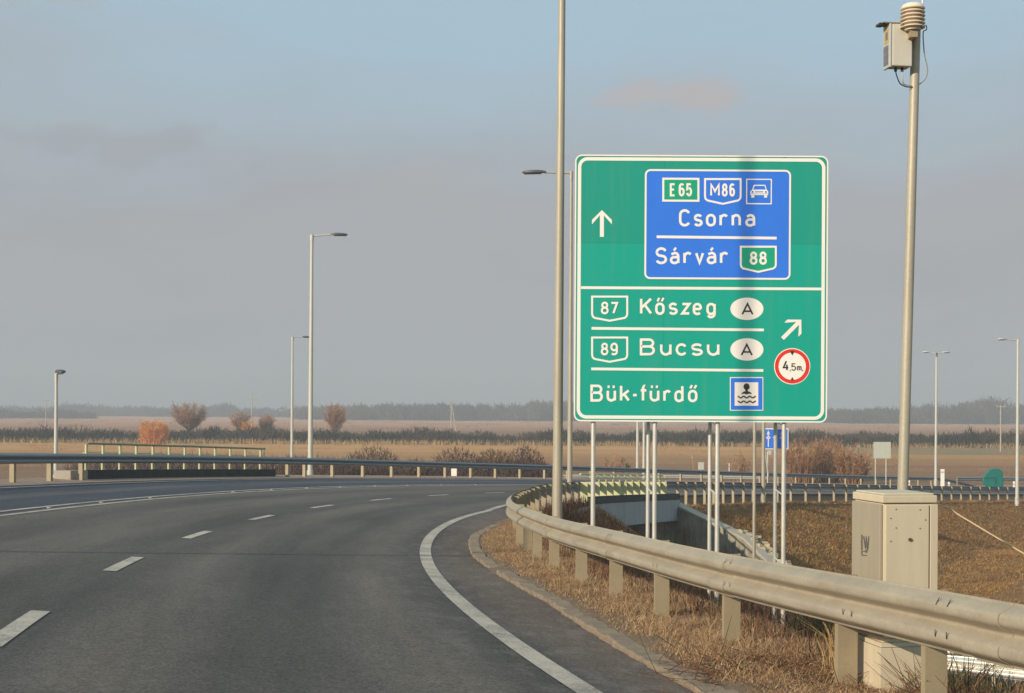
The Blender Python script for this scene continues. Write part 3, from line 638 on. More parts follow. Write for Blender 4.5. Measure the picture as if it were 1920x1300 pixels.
# stroke lettering
def arc(cx, cy, rx, ry, a0, a1, n=10):
    return [(cx+rx*math.cos(math.radians(a0+(a1-a0)*i/n)), cy+ry*math.sin(math.radians(a0+(a1-a0)*i/n))) for i in range(n+1)]
def glyph(ch, w, h):
    # centre-line strokes in px, x right, y down, box 0..w x 0..h
    r = w/2; L_ = []
    def stad(w, h, y0=0): r = w/2; return arc(r, y0+r, r, r, 180, 360, 12)+arc(r, y0+h-r, r, r, 0, 180, 12)+[(0, y0+r)]
    if ch == 'E': L_ = [[(w, 0), (0, 0), (0, h), (w, h)], [(0, h*.48), (w*.85, h*.48)]]
    elif ch == 'B': L_ = [[(0, h*.47), (0, 0), (w*.62, 0)]+arc(w*.62, h*.235, w*.33, h*.235, -90, 90)+[(0, h*.47)], [(0, h*.47), (0, h), (w*.60, h)]+arc(w*.64, h*.735, w*.36, h*.265, 90, -90)]
    elif ch == 'M': L_ = [[(0, h), (0, 0), (w/2, h*.62), (w, 0), (w, h)]]
    elif ch == 'K': L_ = [[(0, 0), (0, h)], [(w, 0), (w*.02, h*.62)], [(w*.36, h*.40), (w, h)]]
    elif ch == 'A': L_ = [[(0, h), (w/2, -h*.02), (w, h)], [(w*.17, h*.7), (w*.83, h*.7)]]
    elif ch == 'C': L_ = [arc(r, r, r, r, -25, -180)+arc(r, h-r, r, r, 180, 25)]
    elif ch == 'S': rr = h*.26; L_ = [arc(w*.5, rr, w*.48, rr, -20, -180, 8)+arc(w*.5, rr, w*.48, rr*.98, 180, 120, 5)+arc(w*.5, h-rr*.96, w*.5, rr*.96, -60, 90, 9)+arc(w*.5, h-rr*.96, w*.5, rr*.96, 90, 160, 6)]
    elif ch in 'o': L_ = [stad(w, h)]
    elif ch == 's': rr = h*.26; L_ = [arc(w*.5, rr, w*.46, rr, -25, -180, 8)+arc(w*.5, rr, w*.46, rr*.95, 180, 125, 4)+arc(w*.5, h-rr*.95, w*.48, rr*.95, -55, 90, 8)+arc(w*.5, h-rr*.95, w*.48, rr*.95, 90, 158, 5)]
    elif ch == 'a': L_ = [[(w*.06, h*.12)]+arc(w*.55, h*.34, w*.45, h*.34, -125, 0, 8)+[(w, h)], [(w, h*.42), (w*.42, h*.42)]+arc(w*.42, h*.71, w*.42, h*.29, -90, -270, 8)+[(w*.6, h), (w, h*.86)]]
    elif ch == 'r': L_ = [[(0, 0), (0, h)], [(0, h*.45)]+arc(w*.5, h*.42, w*.5, h*.42, 180, 318, 10)]
    elif ch == 'n': L_ = [[(0, 0), (0, h)], [(0, r)]+arc(r, r, r, r, 180, 360)+[(w, h)]]
    elif ch == 'm': q_ = w/4; L_ = [[(0, 0), (0, h)], [(0, q_)]+arc(q_, q_, q_, q_, 180, 360, 6)+[(w/2, h)], [(w/2, q_)]+arc(w*.75, q_, q_, q_, 180, 360, 6)+[(w, h)]]
    elif ch == 'u': L_ = [[(0, 0), (0, h-r)]+arc(r, h-r, r, r, 180, 0)+[(w, 0)], [(w, 0), (w, h)]]
    elif ch == 'v': L_ = [[(0, 0), (w/2, h*.98), (w, 0)]]
    elif ch == 'z': L_ = [[(0, 0), (w, 0), (0, h), (w, h)]]
    elif ch == 'e': L_ = [[(w, h*.5), (w, r)]+arc(r, r, r, r, 0, -180, 10)[1:]+[(0, h-r)]+arc(r, h-r, r, r, 180, 40, 10)[1:], [(0, h*.5), (w, h*.5)]]
    elif ch == 'c': L_ = [arc(r, r, r, r, -35, -180)+arc(r, h-r, r, r, 180, 35)]
    elif ch == 'g': d = h*1.32; L_ = [stad(w, h), [(w, 0), (w, d-r)]+arc(r, d-r, r, r, 0, 150)]
    elif ch == 'd': x = h*.36; L_ = [[(p[0], p[1]+x) for p in stad(w, h-x)], [(w, 0), (w, h)]]
    elif ch == 'k': L_ = [[(0, 0), (0, h)], [(w, h*.32), (0, h*.72)], [(w*.38, h*.56), (w, h)]]
    elif ch == 'f': L_ = [[(w*.25, h), (w*.25, h*.25)]+arc(w*.75, h*.25, w*.5, h*.25, 180, 285, 7), [(-w*.45, h*.31), (w*1.25, h*.31)]]
    elif ch == '-': L_ = [[(0, 0), (w, 0)]]
    elif ch == '5': L_ = [[(w*.95, 0), (w*.1, 0), (w*.04, h*.44), (w*.3, h*.37)]+arc(w*.5, h*.67, w*.5, h*.33, -90, 90)+arc(w*.5, h*.67, w*.5, h*.33, 90, 160, 4)]
    elif ch == '6': L_ = [[(w*.9, h*.1)]+arc(w*.52, h*.24, w*.5, h*.24, -60, -180, 8)+[(0, h*.7)], [(p[0], p[1]) for p in arc(w*.5, h*.69, w*.5, h*.31, 0, 360, 20)]]
    elif ch == '9': L_ = [[(w-x, h-y) for x, y in q] for q in glyph('6', w, h)]
    elif ch == '8': L_ = [arc(w*.5, h*.235, w*.42, h*.235, 0, 360, 20), arc(w*.5, h*.735, w*.5, h*.265, 0, 360, 20)]
    elif ch == '7': L_ = [[(0, 0), (w, 0), (w*.35, h)]]
    elif ch == '4': L_ = [[(w*.6, 0), (0, h*.72), (w, h*.72)], [(w*.72, h*.4), (w*.72, h)]]
    elif ch == ',': L_ = [[(w*.5, 0), (w*.3, h)]]
    return L_
def text(mb, items, w, lay, mi=0):
    for it in items:
        ch, x0, x1, y0, y1 = it
        for j, g in enumerate(glyph(ch, x1-x0-w, y1-y0-w)): stroke(mb, [(x0+w/2+a, y0+w/2+b) for a, b in g], w, lay+.22*j, False, mi)
def marks(mb, segs, w, lay):
    for s_ in segs: stroke(mb, s_, w, lay+.8)
def word(name, items, w, lay, mat, mk=None, mw=None):
    mb = MB(); text(mb, items, w, lay)
    if mk: marks(mb, mk, mw or w, lay)
    return mb.build(name, mat, sg)
q = 5.647; X = lambda a: 1160+a/q; Yv = lambda a: 330+a/q
word('lettering', [('C', X(637), X(760), Yv(354), Yv(538)), ('s', X(792), X(890), Yv(404), Yv(538)), ('o', X(922), X(1028), Yv(404), Yv(538)), ('r', X(1065), X(1167), Yv(404), Yv(537)), ('n', X(1194), X(1293), Yv(405), Yv(538)), ('a', X(1338), X(1444), Yv(405), Yv(540))], 4.7, 2, M_WHITE)
word('lettering', [('S', X(388), X(512), Yv(757), Yv(937)), ('a', X(540), X(643), Yv(805), Yv(937)), ('r', X(683), X(784), Yv(805), Yv(936)), ('v', X(807), X(904), Yv(807), Yv(937)), ('a', X(930), X(1032), Yv(805), Yv(937)), ('r', X(1070), X(1171), Yv(805), Yv(936))], 4.7, 2, M_WHITE,
     [[(X(583), Yv(792)), (X(606), Yv(762))], [(X(973), Yv(792)), (X(996), Yv(762))]], 4.2)
word('lettering', [('E', X(540), X(602), Yv(80), Yv(220)), ('6', X(634), X(698), Yv(80), Yv(220)), ('5', X(712), X(776), Yv(80), Yv(220))], 3.9, 3, M_WHITE)
word('lettering', [('M', X(967), X(1070), Yv(84), Yv(220)), ('8', X(1090), X(1153), Yv(82), Yv(222)), ('6', X(1170), X(1230), Yv(82), Yv(222))], 3.8, 3, M_WHITE)
word('lettering', [('8', X(1385), X(1468), Yv(803), Yv(943)), ('8', X(1486), X(1568), Yv(803), Yv(943))], 4.2, 3, M_WHITE)
q2 = 3.692; X2 = lambda a: 1050+a/q2; Y2 = lambda a: 520+a/q2
word('lettering', [('K', X2(553), X2(638), Y2(142), Y2(260)), ('o', X2(658), X2(724), Y2(176), Y2(262)), ('s', X2(750), X2(816), Y2(176), Y2(262)), ('z', X2(838), X2(903), Y2(178), Y2(260)), ('e', X2(918), X2(982), Y2(178), Y2(264)), ('g', X2(1012), X2(1078), Y2(178), Y2(264))], 4.7, 2, M_WHITE,
     [[(X2(674), Y2(168)), (X2(686), Y2(144))], [(X2(704), Y2(168)), (X2(716), Y2(144))]], 3.8)
word('lettering', [('B', X2(552), X2(657), Y2(424), Y2(542)), ('u', X2(692), X2(772), Y2(458), Y2(544)), ('c', X2(800), X2(882), Y2(458), Y2(544)), ('s', X2(905), X2(990), Y2(458), Y2(545)), ('u', X2(1016), X2(1103), Y2(458), Y2(545))], 4.6, 2, M_WHITE)
word('lettering', [('B', X2(210), X2(297), Y2(744), Y2(862)), ('u', X2(322), X2(388), Y2(778), Y2(862)), ('k', X2(414), X2(484), Y2(744), Y2(862)), ('-', X2(497), X2(539), Y2(808), Y2(826)), ('f', X2(560), X2(600), Y2(744), Y2(862)), ('u', X2(620), X2(688), Y2(778), Y2(862)), ('r', X2(714), X2(774), Y2(780), Y2(864)), ('d', X2(791), X2(855), Y2(746), Y2(866)), ('o', X2(885), X2(951), Y2(780), Y2(866))], 4.7, 2, M_WHITE,
     [[(X2(336), Y2(768)), (X2(336), Y2(750))], [(X2(371), Y2(768)), (X2(371), Y2(750))], [(X2(636), Y2(768)), (X2(636), Y2(750))], [(X2(670), Y2(768)), (X2(670), Y2(750))], [(X2(900), Y2(770)), (X2(913), Y2(748))], [(X2(930), Y2(770)), (X2(943), Y2(748))]], 4.0)
word('lettering', [('8', X2(282), X2(337), Y2(170), Y2(258)), ('7', X2(348), X2(402), Y2(172), Y2(257))], 3.9, 3, M_WHITE)
word('lettering', [('8', X2(282), X2(335), Y2(454), Y2(542)), ('9', X2(348), X2(401), Y2(454), Y2(542))], 3.9, 3, M_WHITE)
# shields and tiles
def shield(x0, x1, y0, y1, tip, w, lay, fillmat=None, name='route_shield'):
    m = (x0+x1)/2; r = 7
    pts = [(x0, y0), (x1, y0), (x1, y1-r)]+[(x1-1.2, y1-3), (x1-4.5, y1)]+[(m, tip)]+[(x0+4.5, y1), (x0+1.2, y1-3), (x0, y1-r)]
    mb = MB()
    if fillmat: fill(mb, pts, lay, 1, False)
    stroke(mb, pts, w, lay+(1 if fillmat else 0), True); return mb.build(name, [M_WHITE, fillmat or M_WHITE], sg)
shield(X(913), X(1290), Yv(36), Yv(262), Yv(298), 3.6, 2)
shield(X(1291), X(1662), Yv(752), Yv(982), Yv(1018), 3.6, 2, M_SGREEN)
shield(X2(222), X2(465), Y2(135), Y2(282), Y2(302), 3.6, 1)
shield(X2(222), X2(465), Y2(418), Y2(566), Y2(586), 3.6, 1)
mb = MB(); r_ = [(X(471), Yv(32)), (X(843), Yv(34)), (X(843), Yv(266)), (X(471), Yv(264))]; fill(mb, r_, 2, 1, False); stroke(mb, r_, 3.8, 2.6, True); mb.build('route_tile', [M_WHITE, M_SGREEN], sg)
mb = MB(); stroke(mb, [(X(1354), Yv(38)), (X(1615), Yv(40)), (X(1613), Yv(298)), (X(1353), Yv(296))], 2.0, 2, True)
fill(mb, [(X(1392), Yv(205)), (X(1392), Yv(165)), (X(1412), Yv(150)), (X(1428), Yv(97)), (X(1550), Yv(97)), (X(1566), Yv(150)), (X(1582), Yv(165)), (X(1582), Yv(205))], 2, 0, False)
fill(mb, [(X(1402), Yv(203)), (X(1402), Yv(232)), (X(1434), Yv(232)), (X(1434), Yv(203))], 2, 0, False); fill(mb, [(X(1538), Yv(203)), (X(1538), Yv(232)), (X(1570), Yv(232)), (X(1570), Yv(203))], 2, 0, False)
fill(mb, [(X(1424), Yv(146)), (X(1437), Yv(108)), (X(1541), Yv(108)), (X(1554), Yv(146))], 3, 1, False)
fill(mb, [(X(1440), Yv(166)), (X(1440), Yv(176)), (X(1528), Yv(176)), (X(1528), Yv(166))], 3, 1, False)
for cx in (1414, 1556): fill(mb, [(X(cx)+1.9*math.cos(a), Yv(172)+1.9*math.sin(a)) for a in np.linspace(0, 6.28, 11)[:-1]], 3, 1, False)
fill(mb, [(X(1394), Yv(190)), (X(1394), Yv(193)), (X(1580), Yv(193)), (X(1580), Yv(190))], 3, 1, False)
mb.build('car_pictogram', [M_WHITE, M_BLUE], sg)
def arrow(cx, cy, ang, size, w, head):
    # shaft plus chevron head with vertical-cut tips
    a = math.radians(ang); d = Vector((math.sin(a), -math.cos(a))); n = Vector((-d.y, d.x)); c = Vector((cx, cy)); mb = MB()
    tip = c+d*size*.5
    def P(x, y): v = tip-d*y+n*x; return (v.x, v.y)
    h = head; k = w*.98
    pts = [P(0, 0), P(h, h*.98), P(h, h*.98+k*1.15), P(w*.5, w*1.3), P(w*.5, size), P(-w*.5, size), P(-w*.5, w*1.3), P(-h, h*.98+k*1.15), P(-h, h*.98)]
    fill(mb, pts, 1, 0, False); return mb.build('arrow', M_WHITE, sg)
arrow(1128.5, 419.5, 0, 50, 7.4, 18.6)
arrow(1484.5, 617.5, 45, 50, 7.4, 18.6)
for cy, yb in ((219.5, 0), (500.5, 1)):
    cx_, cy_ = X2(1293), Y2(cy); mb = MB(); fill(mb, [(cx_+31*math.cos(a), cy_+21*math.sin(a)) for a in np.linspace(0, 2*math.pi, 41)[:-1]], 1, 0, False); mb.build('country_oval', M_WHITE, sg)
word('lettering', [('A', X2(1255), X2(1338), Y2(180), Y2(263))], 3.1, 2, M_BLACK)
word('lettering', [('A', X2(1250), X2(1333), Y2(462), Y2(545))], 3.1, 2, M_BLACK)
cx_, cy_ = X2(1606), Y2(617); circ = lambda r: [(cx_+r*math.cos(a), cy_+r*math.sin(a)) for a in np.linspace(0, 2*math.pi, 49)[:-1]]
mb = MB(); fill(mb, circ(34), 1, 0, False); fill(mb, circ(32.4), 2, 1, False); fill(mb, circ(25.6), 3, 0, False)
fill(mb, [(cx_-3.2, cy_-26), (cx_+3.2, cy_-26), (cx_, cy_-20)], 4, 2, False); fill(mb, [(cx_-3.2, cy_+26), (cx_+3.2, cy_+26), (cx_, cy_+20)], 4, 2, False)
fill(mb, [(cx_-4, cy_-28.6), (cx_+4, cy_-28.6), (cx_+3.2, cy_-26), (cx_-3.2, cy_-26)], 4, 2, False)
mb.build('height_limit_roundel', [M_WHITE, M_RED, M_BLACK], sg)
word('lettering', [('4', 1467, 1478.5, 676, 695.5)], 2.6, 5, M_BLACK)
word('lettering', [(',', 1480, 1482.4, 693, 697), ('5', 1483, 1491.5, 681.5, 695.5), ('m', 1493.5, 1502, 686.5, 695.5), (',', 1503, 1505.4, 693, 697)], 1.7, 5, M_BLACK)
x0, x1, y0, y1 = X2(1175), X2(1406), Y2(692), Y2(924)
mb = MB(); fill(mb, [(x0, y0), (x1, y0), (x1, y1), (x0, y1)], 1, 0, False); fill(mb, [(x0+1.7, y0+1.7), (x1-1.7, y0+1.7), (x1-1.7, y1-1.7), (x0+1.7, y1-1.7)], 2, 1, False)
a, b, c, d = X2(1208), X2(1371), Y2(728), Y2(890); fill(mb, [(a, c), (b, c), (b, d), (a, d)], 3, 0, False)
hx, hy = X2(1290), Y2(758); fill(mb, [(hx+5.8*math.cos(t), hy+6.2*math.sin(t)) for t in np.linspace(0, 6.283, 21)[:-1]], 4, 2, False)
fill(mb, [(hx-1.8, hy+4), (hx+1.8, hy+4), (hx+2.2, hy+8.5), (hx+7, hy+10.2), (hx+10.5, hy+14), (hx+5, hy+13), (hx, hy+14.5), (hx-5, hy+13), (hx-10.5, hy+14), (hx-7, hy+10.2), (hx-2.2, hy+8.5)], 4, 2, False)
for wy in (Y2(830), Y2(863)):
    pts = [(X2(1228)+t*(X2(1354)-X2(1228)), wy-1.4*math.cos(t*3*2*math.pi)) for t in np.linspace(0, 1, 31)]; stroke(mb, pts, 2.5, 4, False, 2)
mb.build('bathing_pictogram', [M_WHITE, M_BLUE, M_BLACK], sg)
# clips on the top edge and legs
for px in (1127, 1235, 1357, 1471):
    mb = MB(); a = S(px, 292+(px-1080)*.0075, 0); mb.box(a.x-.035, a.x+.035, a.y-.002, a.y+.06, a.z-.01, a.z+.02); mb.build('clip', M_DARK, sg)
for px, pair in ((1112.5, 0), (1228, 1), (1345.5, 1), (1470, 1)):
    x, y, z = U(px, 793, YS+.08); zt_ = U(px, 300, YS+.08)[2]; x -= (z-U(px, 300, YS)[2])*0
    zb = float(terrain([x], [y+.0])[0])-.4; zb = min(zb, -3.2)
    mb = MB(); mb.tube([(x, y, zb), (x, y, zt_)], .041, 12); leg = mb.build('leg', M_POST2, sg, smooth=True)
    if pair:
        mb = MB(); x2 = x-.085; y2 = y+.38; zb2 = zb-.1; mb.tube([(x2, y2, zb2), (x2, y2, zt_)], .036, 12)
        mb.build('leg', M_POST2, sg, smooth=True)
        mb = MB(); zz0 = -.15; kk = 0
        while zz0 > zb: mb.tube([(x, y, zz0-.1), (x2, y2, zz0)], .014, 6); zz0 -= 1.25; kk += 1
        zz0 = .4
        mb.build('brace', M_POST2, sg, smooth=True)
# ---------------------------------------------------------------- lamp columns
def pole(mb, p0, p1, r0, r1, n=14): mb.tube([p0, Vector(p0).lerp(Vector(p1), .5), p1], [r0, (r0+r1)/2, r1], n)
def head(mb, a, d, ln, w, h):
    # tapered luminaire: a = fixing point, d = unit horizontal direction
    a = Vector(a); d = Vector(d); n = Vector((-d.y, d.x, 0)); st = [(0, .35, .5), (.15, .7, .85), (.4, 1, 1), (.75, .95, .9), (.95, .6, .6), (1, .25, .3)]
    fr = []; prof = [(-.5, 0), (-.45, .35), (-.2, .5), (.2, .5), (.45, .35), (.5, 0)]
    vs = []; k = 6
    for t, sw, sh in st:
        for x, y in prof: vs.append(a+d*ln*t+n*w*sw*x+Vector((0, 0, h*sh*(y*1.6))))
    fs = [(i*k+j, i*k+j+1, (i+1)*k+j+1, (i+1)*k+j) for i in range(len(st)-1) for j in range(k-1)]+[(i*k+k-1, i*k, (i+1)*k, (i+1)*k+k-1) for i in range(len(st)-1)]+[tuple(range(k))[::-1], tuple((len(st)-1)*k+j for j in range(k))]
    mb.add(vs, fs)
def lens(mb, a, d, ln, w, h):
    a = Vector(a); d = Vector(d); n = Vector((-d.y, d.x, 0)); st = [(.2, .6), (.35, .9), (.7, .85), (.92, .5)]; vs = []
    for t, sw in st: vs += [a+d*ln*t-n*w*sw*.5+Vector((0, 0, -.003)), a+d*ln*t+Vector((0, 0, -h*.45)), a+d*ln*t+n*w*sw*.5+Vector((0, 0, -.003))]
    mb.add(vs, [(i*3+j, (i+1)*3+j, (i+1)*3+j+1, i*3+j+1) for i in range(3) for j in (0, 1)]+[(0, 1, 2), (11, 10, 9)])
def lamp(px, base_y, top_y, Y, r0, r1, arms, label, mat=M_POLE, zbase=None, lean=0, hm=M_LAMP, cat='street lamp', group=None):
    x, y, zt = U(px, top_y, Y); xb = U(px, base_y, Y)[0]; zb = U(px, base_y, Y)[2] if zbase is None else zbase
    x0 = x  # world-vertical mast
    x0 = U(px, base_y, Y)[0]
    t = thing('street_lamp', label, cat, (x0, Y, zb), group)
    mb = MB(); pole(mb, (x0, Y, zb-.3), (x0+lean, Y, zt), r0, r1); mb.build('mast', mat, t, smooth=True)
    mb = MB(); mb.tube([(x0, Y, zb-.2), (x0, Y, zb+.25)], r0*1.25, 12); mb.build('foot', mat, t, smooth=True)
    for (dirv, la, rise, lh, wh, hh) in arms:
        d = Vector((dirv[0], dirv[1], 0)).normalized(); a = Vector((x0+lean, Y, zt-.05)); e = a+d*la+Vector((0, 0, rise))
        mb = MB(); mb.tube([a-d*.05, a+d*la*.5+Vector((0, 0, rise*.55)), e], [.045, .038, .032], 8); mb.tube([a-Vector((0, 0, .25)), a+Vector((0, 0, .06))], r1*1.25, 10); mb.build('arm', mat, t, smooth=True)
        mb = MB(); head(mb, e-d*.05, d, lh, wh, hh); h_ = mb.build('lamp_head', hm, t, smooth=True); mb = MB(); lens(mb, e-d*.05, d, lh, wh, hh)
        l_ = mb.build('lens', M_LENS, None, smooth=True); l_.parent = h_; l_.matrix_parent_inverse = h_.matrix_world.inverted(); 
    return t
def gz(x, y): return float(terrain([x], [y])[0])
lamp(1044, 1010, -260, 26.9, .098, .056, [((-1, .2), 1.4, .2, .8, .34, .12)], 'thick tan foreground mast left of the green sign, running out of the picture', M_POLE, gz(U(1044, 980, 26.9)[0], 26.9), lean=.05)
lamp(1068, 929, 322, 54.5, .105, .05, [((-1, .15), 1.0, .03, .9, .34, .13)], 'lamp mast just left of the green sign with its arm and flat lamp reaching left', M_POLE)
lamp(581.5, 892, 441, 72, .13, .075, [((1, .12), .95, .08, .86, .34, .13)], 'tall lamp mast left of centre, arm and lamp pointing right', M_POLEL, lean=.02)
lamp(547, 893, 632, 132, .15, .09, [((1, .3), .9, .05, .7, .36, .14)], 'smaller distant lamp mast standing left of the tall lamp, lamp pointing right', M_POLEL, FIELD)
lamp(104.5, 903, 701, 55.5, .085, .055, [((.55, -.83), .16, .08, .75, .34, .15)], 'short lamp column at far left with dark lamp head, behind the dark guardrail', M_POLEL)
lamp(1754.5, 905, 662, 118, .12, .07, [((-1, .1), .55, .10, .62, .3, .12), ((1, .1), .55, .10, .62, .3, .12)], 'double armed pale lamp mast standing right of the leaning tan pole', M_POLEL, hm=M_POLEL)
lamp(1907, 940, 637, 98, .12, .075, [((-1, -.25), .95, .04, .6, .3, .13)], 'pale lamp mast at the right edge of the picture, lamp pointing left', M_POLEL, hm=M_POLEL)
lamp(1431, 938, 560, 76, .105, .07, [((-1, .1), .9, .03, .8, .32, .12)], 'lamp mast behind the right legs of the green sign, its top hidden by the sign', M_POLE)
lamp(1195, 905, 560, 112, .12, .075, [((1, .1), .4, .03, .5, .3, .12)], 'far pale mast behind the green sign, left of a close pair', M_POLEL)
lamp(1207, 905, 575, 116, .12, .075, [((1, .1), .4, .03, .5, .3, .12)], 'far pale mast behind the green sign, right of a close pair', M_POLEL)
D_ = 23.2; lx, ly = 4.22-D_*math.sin(SUN_AZ), 26.3-D_*math.cos(SUN_AZ); lz = RP(8, WR+1).z
t = thing('street_lamp', 'tall lamp mast out of view to the left whose thin shadow crosses road and sign', 'street lamp', (lx, ly, lz))
mb = MB(); pole(mb, (lx, ly, lz-.5), (lx, ly, 14.4), .085, .04); mb.build('mast', M_POLE, t, smooth=True)
mb = MB(); mb.tube([(lx, ly, 14.3), (lx+.6, ly+.05, 14.45), (lx+1.3, ly+.1, 14.5)], .04, 8); mb.build('arm', M_POLE, t, smooth=True); mb = MB(); head(mb, (lx+1.2, ly+.1, 14.5), (1, .1, 0), .85, .34, .13); mb.build('lamp_head', M_LAMP, t, smooth=True)
x, y, _ = U(1415, 800, 44); t = thing('steel_pole', 'slim grey steel pole rising from the slope behind the green sign, right of centre', 'pole', (x, y, gz(x, y)))
mb = MB(); mb.tube([(x, y, gz(x, y)-.3), (x, y, U(1414, 620, 44)[2])], .05, 10); mb.build('shaft', M_POLE, t, smooth=True); mb = MB(); mb.lathe((x, y, U(1414, 620, 44)[2]), [(.055, -.05), (.055, .0), (.02, .03)], 10); mb.build('cap', M_POLE, t)
# ---------------------------------------------------------------- weather mast, box, radiation shield, cabinet
YM = 10.8
xb, _, zb = U(1690, 1000, YM); zb = -1.95; xt, _, ztop = U(1725, -160, YM); x9 = U(1692.5, 925, YM); x0_ = U(1719, 2, YM)
k_ = (x0_[0]-x9[0])/(x0_[2]-x9[2]); xb = x9[0]+k_*(zb-x9[2]); xt = x9[0]+k_*(2.9-x9[2])
def mx(z): return x9[0]+k_*(z-x9[2])
wm = thing('weather_mast', 'leaning tan steel pole rising behind the beige cabinet and carrying weather instruments', 'pole', (xb, YM, zb))
mb = MB(); mb.tube([(xb, YM, zb), (mx(-.6), YM, -.6), (mx(1.0), YM, 1.0), (xt, YM, 2.9)], [.041, .040, .037, .034], 18); mb.build('shaft', M_POLE, wm, smooth=True)
mb = MB(); mb.tube([(xb, YM, zb-.02), (xb, YM, zb+.12)], .06, 16); mb.build('foot', M_POLE, wm, smooth=True)
# instrument box
bz = U(1688, 90, YM-.02); M = Matrix.Translation(Vector((U(1686, 90, YM-.03)[0]-.005, YM-.06, bz[2]))) @ Matrix.Rotation(math.radians(8), 4, 'Z')
ib = thing('instrument_box', 'small grey weatherproof box with stickers strapped to the leaning pole', 'electrical box', M.translation)
mb = MB(); mb.box(-.078, .078, -.05, .07, -.155, .155, 0, M); mb.build('body', simple('grey_box_plastic', srgb(206, 201, 184), .05, 4, .5), ib, bevel=.008)
mb = MB(); mb.box(-.098, -.079, -.052, .072, -.165, .158, 0, M); ld = mb.build('lid', simple('grey_box_lid', srgb(184, 184, 176), .1, 6, .5), ib, bevel=.006)
mb = MB(); mb.box(-.1005, -.0985, -.028, .046, .02, .12, 0, M); s1 = mb.build('yellow_sticker', simple('yellow_label', srgb(196, 166, 84), .1, 20, .5), ld)
mb = MB(); mb.box(-.1008, -.0988, -.028, .056, -.14, -.0, 0, M); mb.box(-.1012, -.0992, -.02, .02, .04, .1, 0, M); mb.build('printed_sticker', simple('grey_print', srgb(112, 112, 116), .5, 40, .5, fine=90), ld)
mb = MB(); mb.box(-.15, .0, -.055, .075, .157, .163, 0, M); mb.box(-.165, -.125, -.03, .05, .146, .162, 1, M); mb.build('rain_hood', [M_STEEL, M_DARK], ib)
for x_ in (-.03, .02):
    mb = MB(); mb.tube([M @ Vector((x_, -.0, -.155)), M @ Vector((x_, -.0, -.185))], .011, 10); mb.build('cable_gland', M_DARK, ib, smooth=True)
g0 = M @ Vector((-.03, 0, -.18)); g1 = M @ Vector((.02, 0, -.18))
def ctrl(pts, n=8):
    P = [Vector(p) for p in pts]; P = [P[0]]+P+[P[-1]]; r = []
    for i in range(1, len(P)-2):
        for k in range(n):
            t = k/n; a, b, c, d = P[i-1:i+3]; r.append(.5*((2*b)+(c-a)*t+(2*a-5*b+4*c-d)*t*t+(3*b-a-3*c+d)*t**3))
    return r+[P[-2]]
mb = MB(); mb.tube(ctrl([g0, g0-Vector((-.01, 0, .04)), Vector(U(1688, 157, YM-.05)), Vector(U(1700, 163, YM-.04)), Vector((mx(U(0, 165, YM)[2])-.02, YM-.03, U(1704, 165, YM)[2]))]), .0045, 6); mb.build('cable', M_DARK, ib, smooth=True)
mb = MB(); mb.tube(ctrl([g1, g1-Vector((-.005, 0, .05)), Vector(U(1694, 157, YM-.04)), Vector((mx(U(0, 163, YM)[2])-.03, YM-.02, U(1704, 162, YM)[2]))]), .0055, 6); mb.build('cable', M_POST2, ib, smooth=True)
ci = Vector(U(1711, 52, YM-.14)); rs = thing('radiation_shield', 'white stacked disc temperature shield near the top of the leaning pole', 'weather instrument', ci)
M_SHW = simple('white_plastic', srgb(228, 214, 190), .03, 5, .45)
kpm = F/(YM-.14); 
for i in range(6):
    mb = MB(); z = i*7.0/kpm; r0 = 21.5/kpm; mb.lathe((ci.x, ci.y, ci.z+z+.004), [(r0*.9, -.002), (r0*1.06, -.007), (r0*1.08, -.004), (r0*.93, .005), (r0*.82, .009), (r0*.5, .010)], 28) if i < 5 else mb.lathe((ci.x, ci.y, ci.z+z+.002), [(r0*1.04, -.006), (r0*1.06, .0), (r0*.94, .014), (r0*.88, .024), (r0*.62, .036), (r0*.2, .040)], 28)
    mb.build('disc', M_SHW, rs, smooth=True)
mb = MB(); mb.tube([(ci.x, ci.y, ci.z-.02), (ci.x, ci.y, ci.z+.13)], .058, 18); mb.build('core', M_SHW, rs, smooth=True)
mb = MB(); mb.box(ci.x-.025, ci.x+.03, ci.y-.03, YM, ci.z-.075, ci.z-.012); mb.build('bracket', M_STEELP, rs)
mb = MB(); mb.tube(ctrl([(ci.x+.06, ci.y, ci.z-.005), U(1736, 48, YM-.05), U(1737, 56, YM-.04), U(1731, 62, YM-.03), U(1733, 100, YM), U(1739, 130, YM), U(1735, 148, YM), U(1723, 159, YM)]), .0045, 6); mb.build('cable', simple('grey_cable', srgb(140, 134, 122), .1, 4), rs, smooth=True)
# second thin pipe running up beside the pole top
mb = MB(); mb.tube([U(1729, 16, YM-.03), U(1731, -60, YM-.03)], .006, 8); setp(mb.build('conduit', M_POST2, wm, smooth=True))
# cabinet
YC = 8.85; KC = F/YC
cc = Vector(U(1655, 930, YC)); al = math.radians(10)
cab = thing('utility_cabinet', 'beige roadside utility cabinet with a dark scribble, standing behind the near guardrail', 'cabinet', (cc.x+.1, YC+.2, -2.0))
M = Matrix.Translation(Vector((cc.x, cc.y, 0))) @ Matrix.Rotation(al, 4, 'Z')
wf, wd_ = .351, .443
ztc = U(1655, 945, YC)[2]; zbb = U(1655, 1206, YC)[2]
mb = MB(); mb.box(.012, wf, .012, wd_, zbb, ztc, 0, M); mb.build('body', M_CAB, cab, bevel=.006)
mb = MB(); mb.box(.016, wf-.052, -.008, .011, zbb+.03, ztc-.006, 0, M)
dr = mb.build('door', M_CAB, cab, bevel=.005)
mb = MB(); mb.box(wf-.044, wf+.008, -.004, .012, zbb+.01, ztc-.006, 0, M); mb.build('corner_strip', M_CAB, cab, bevel=.004)
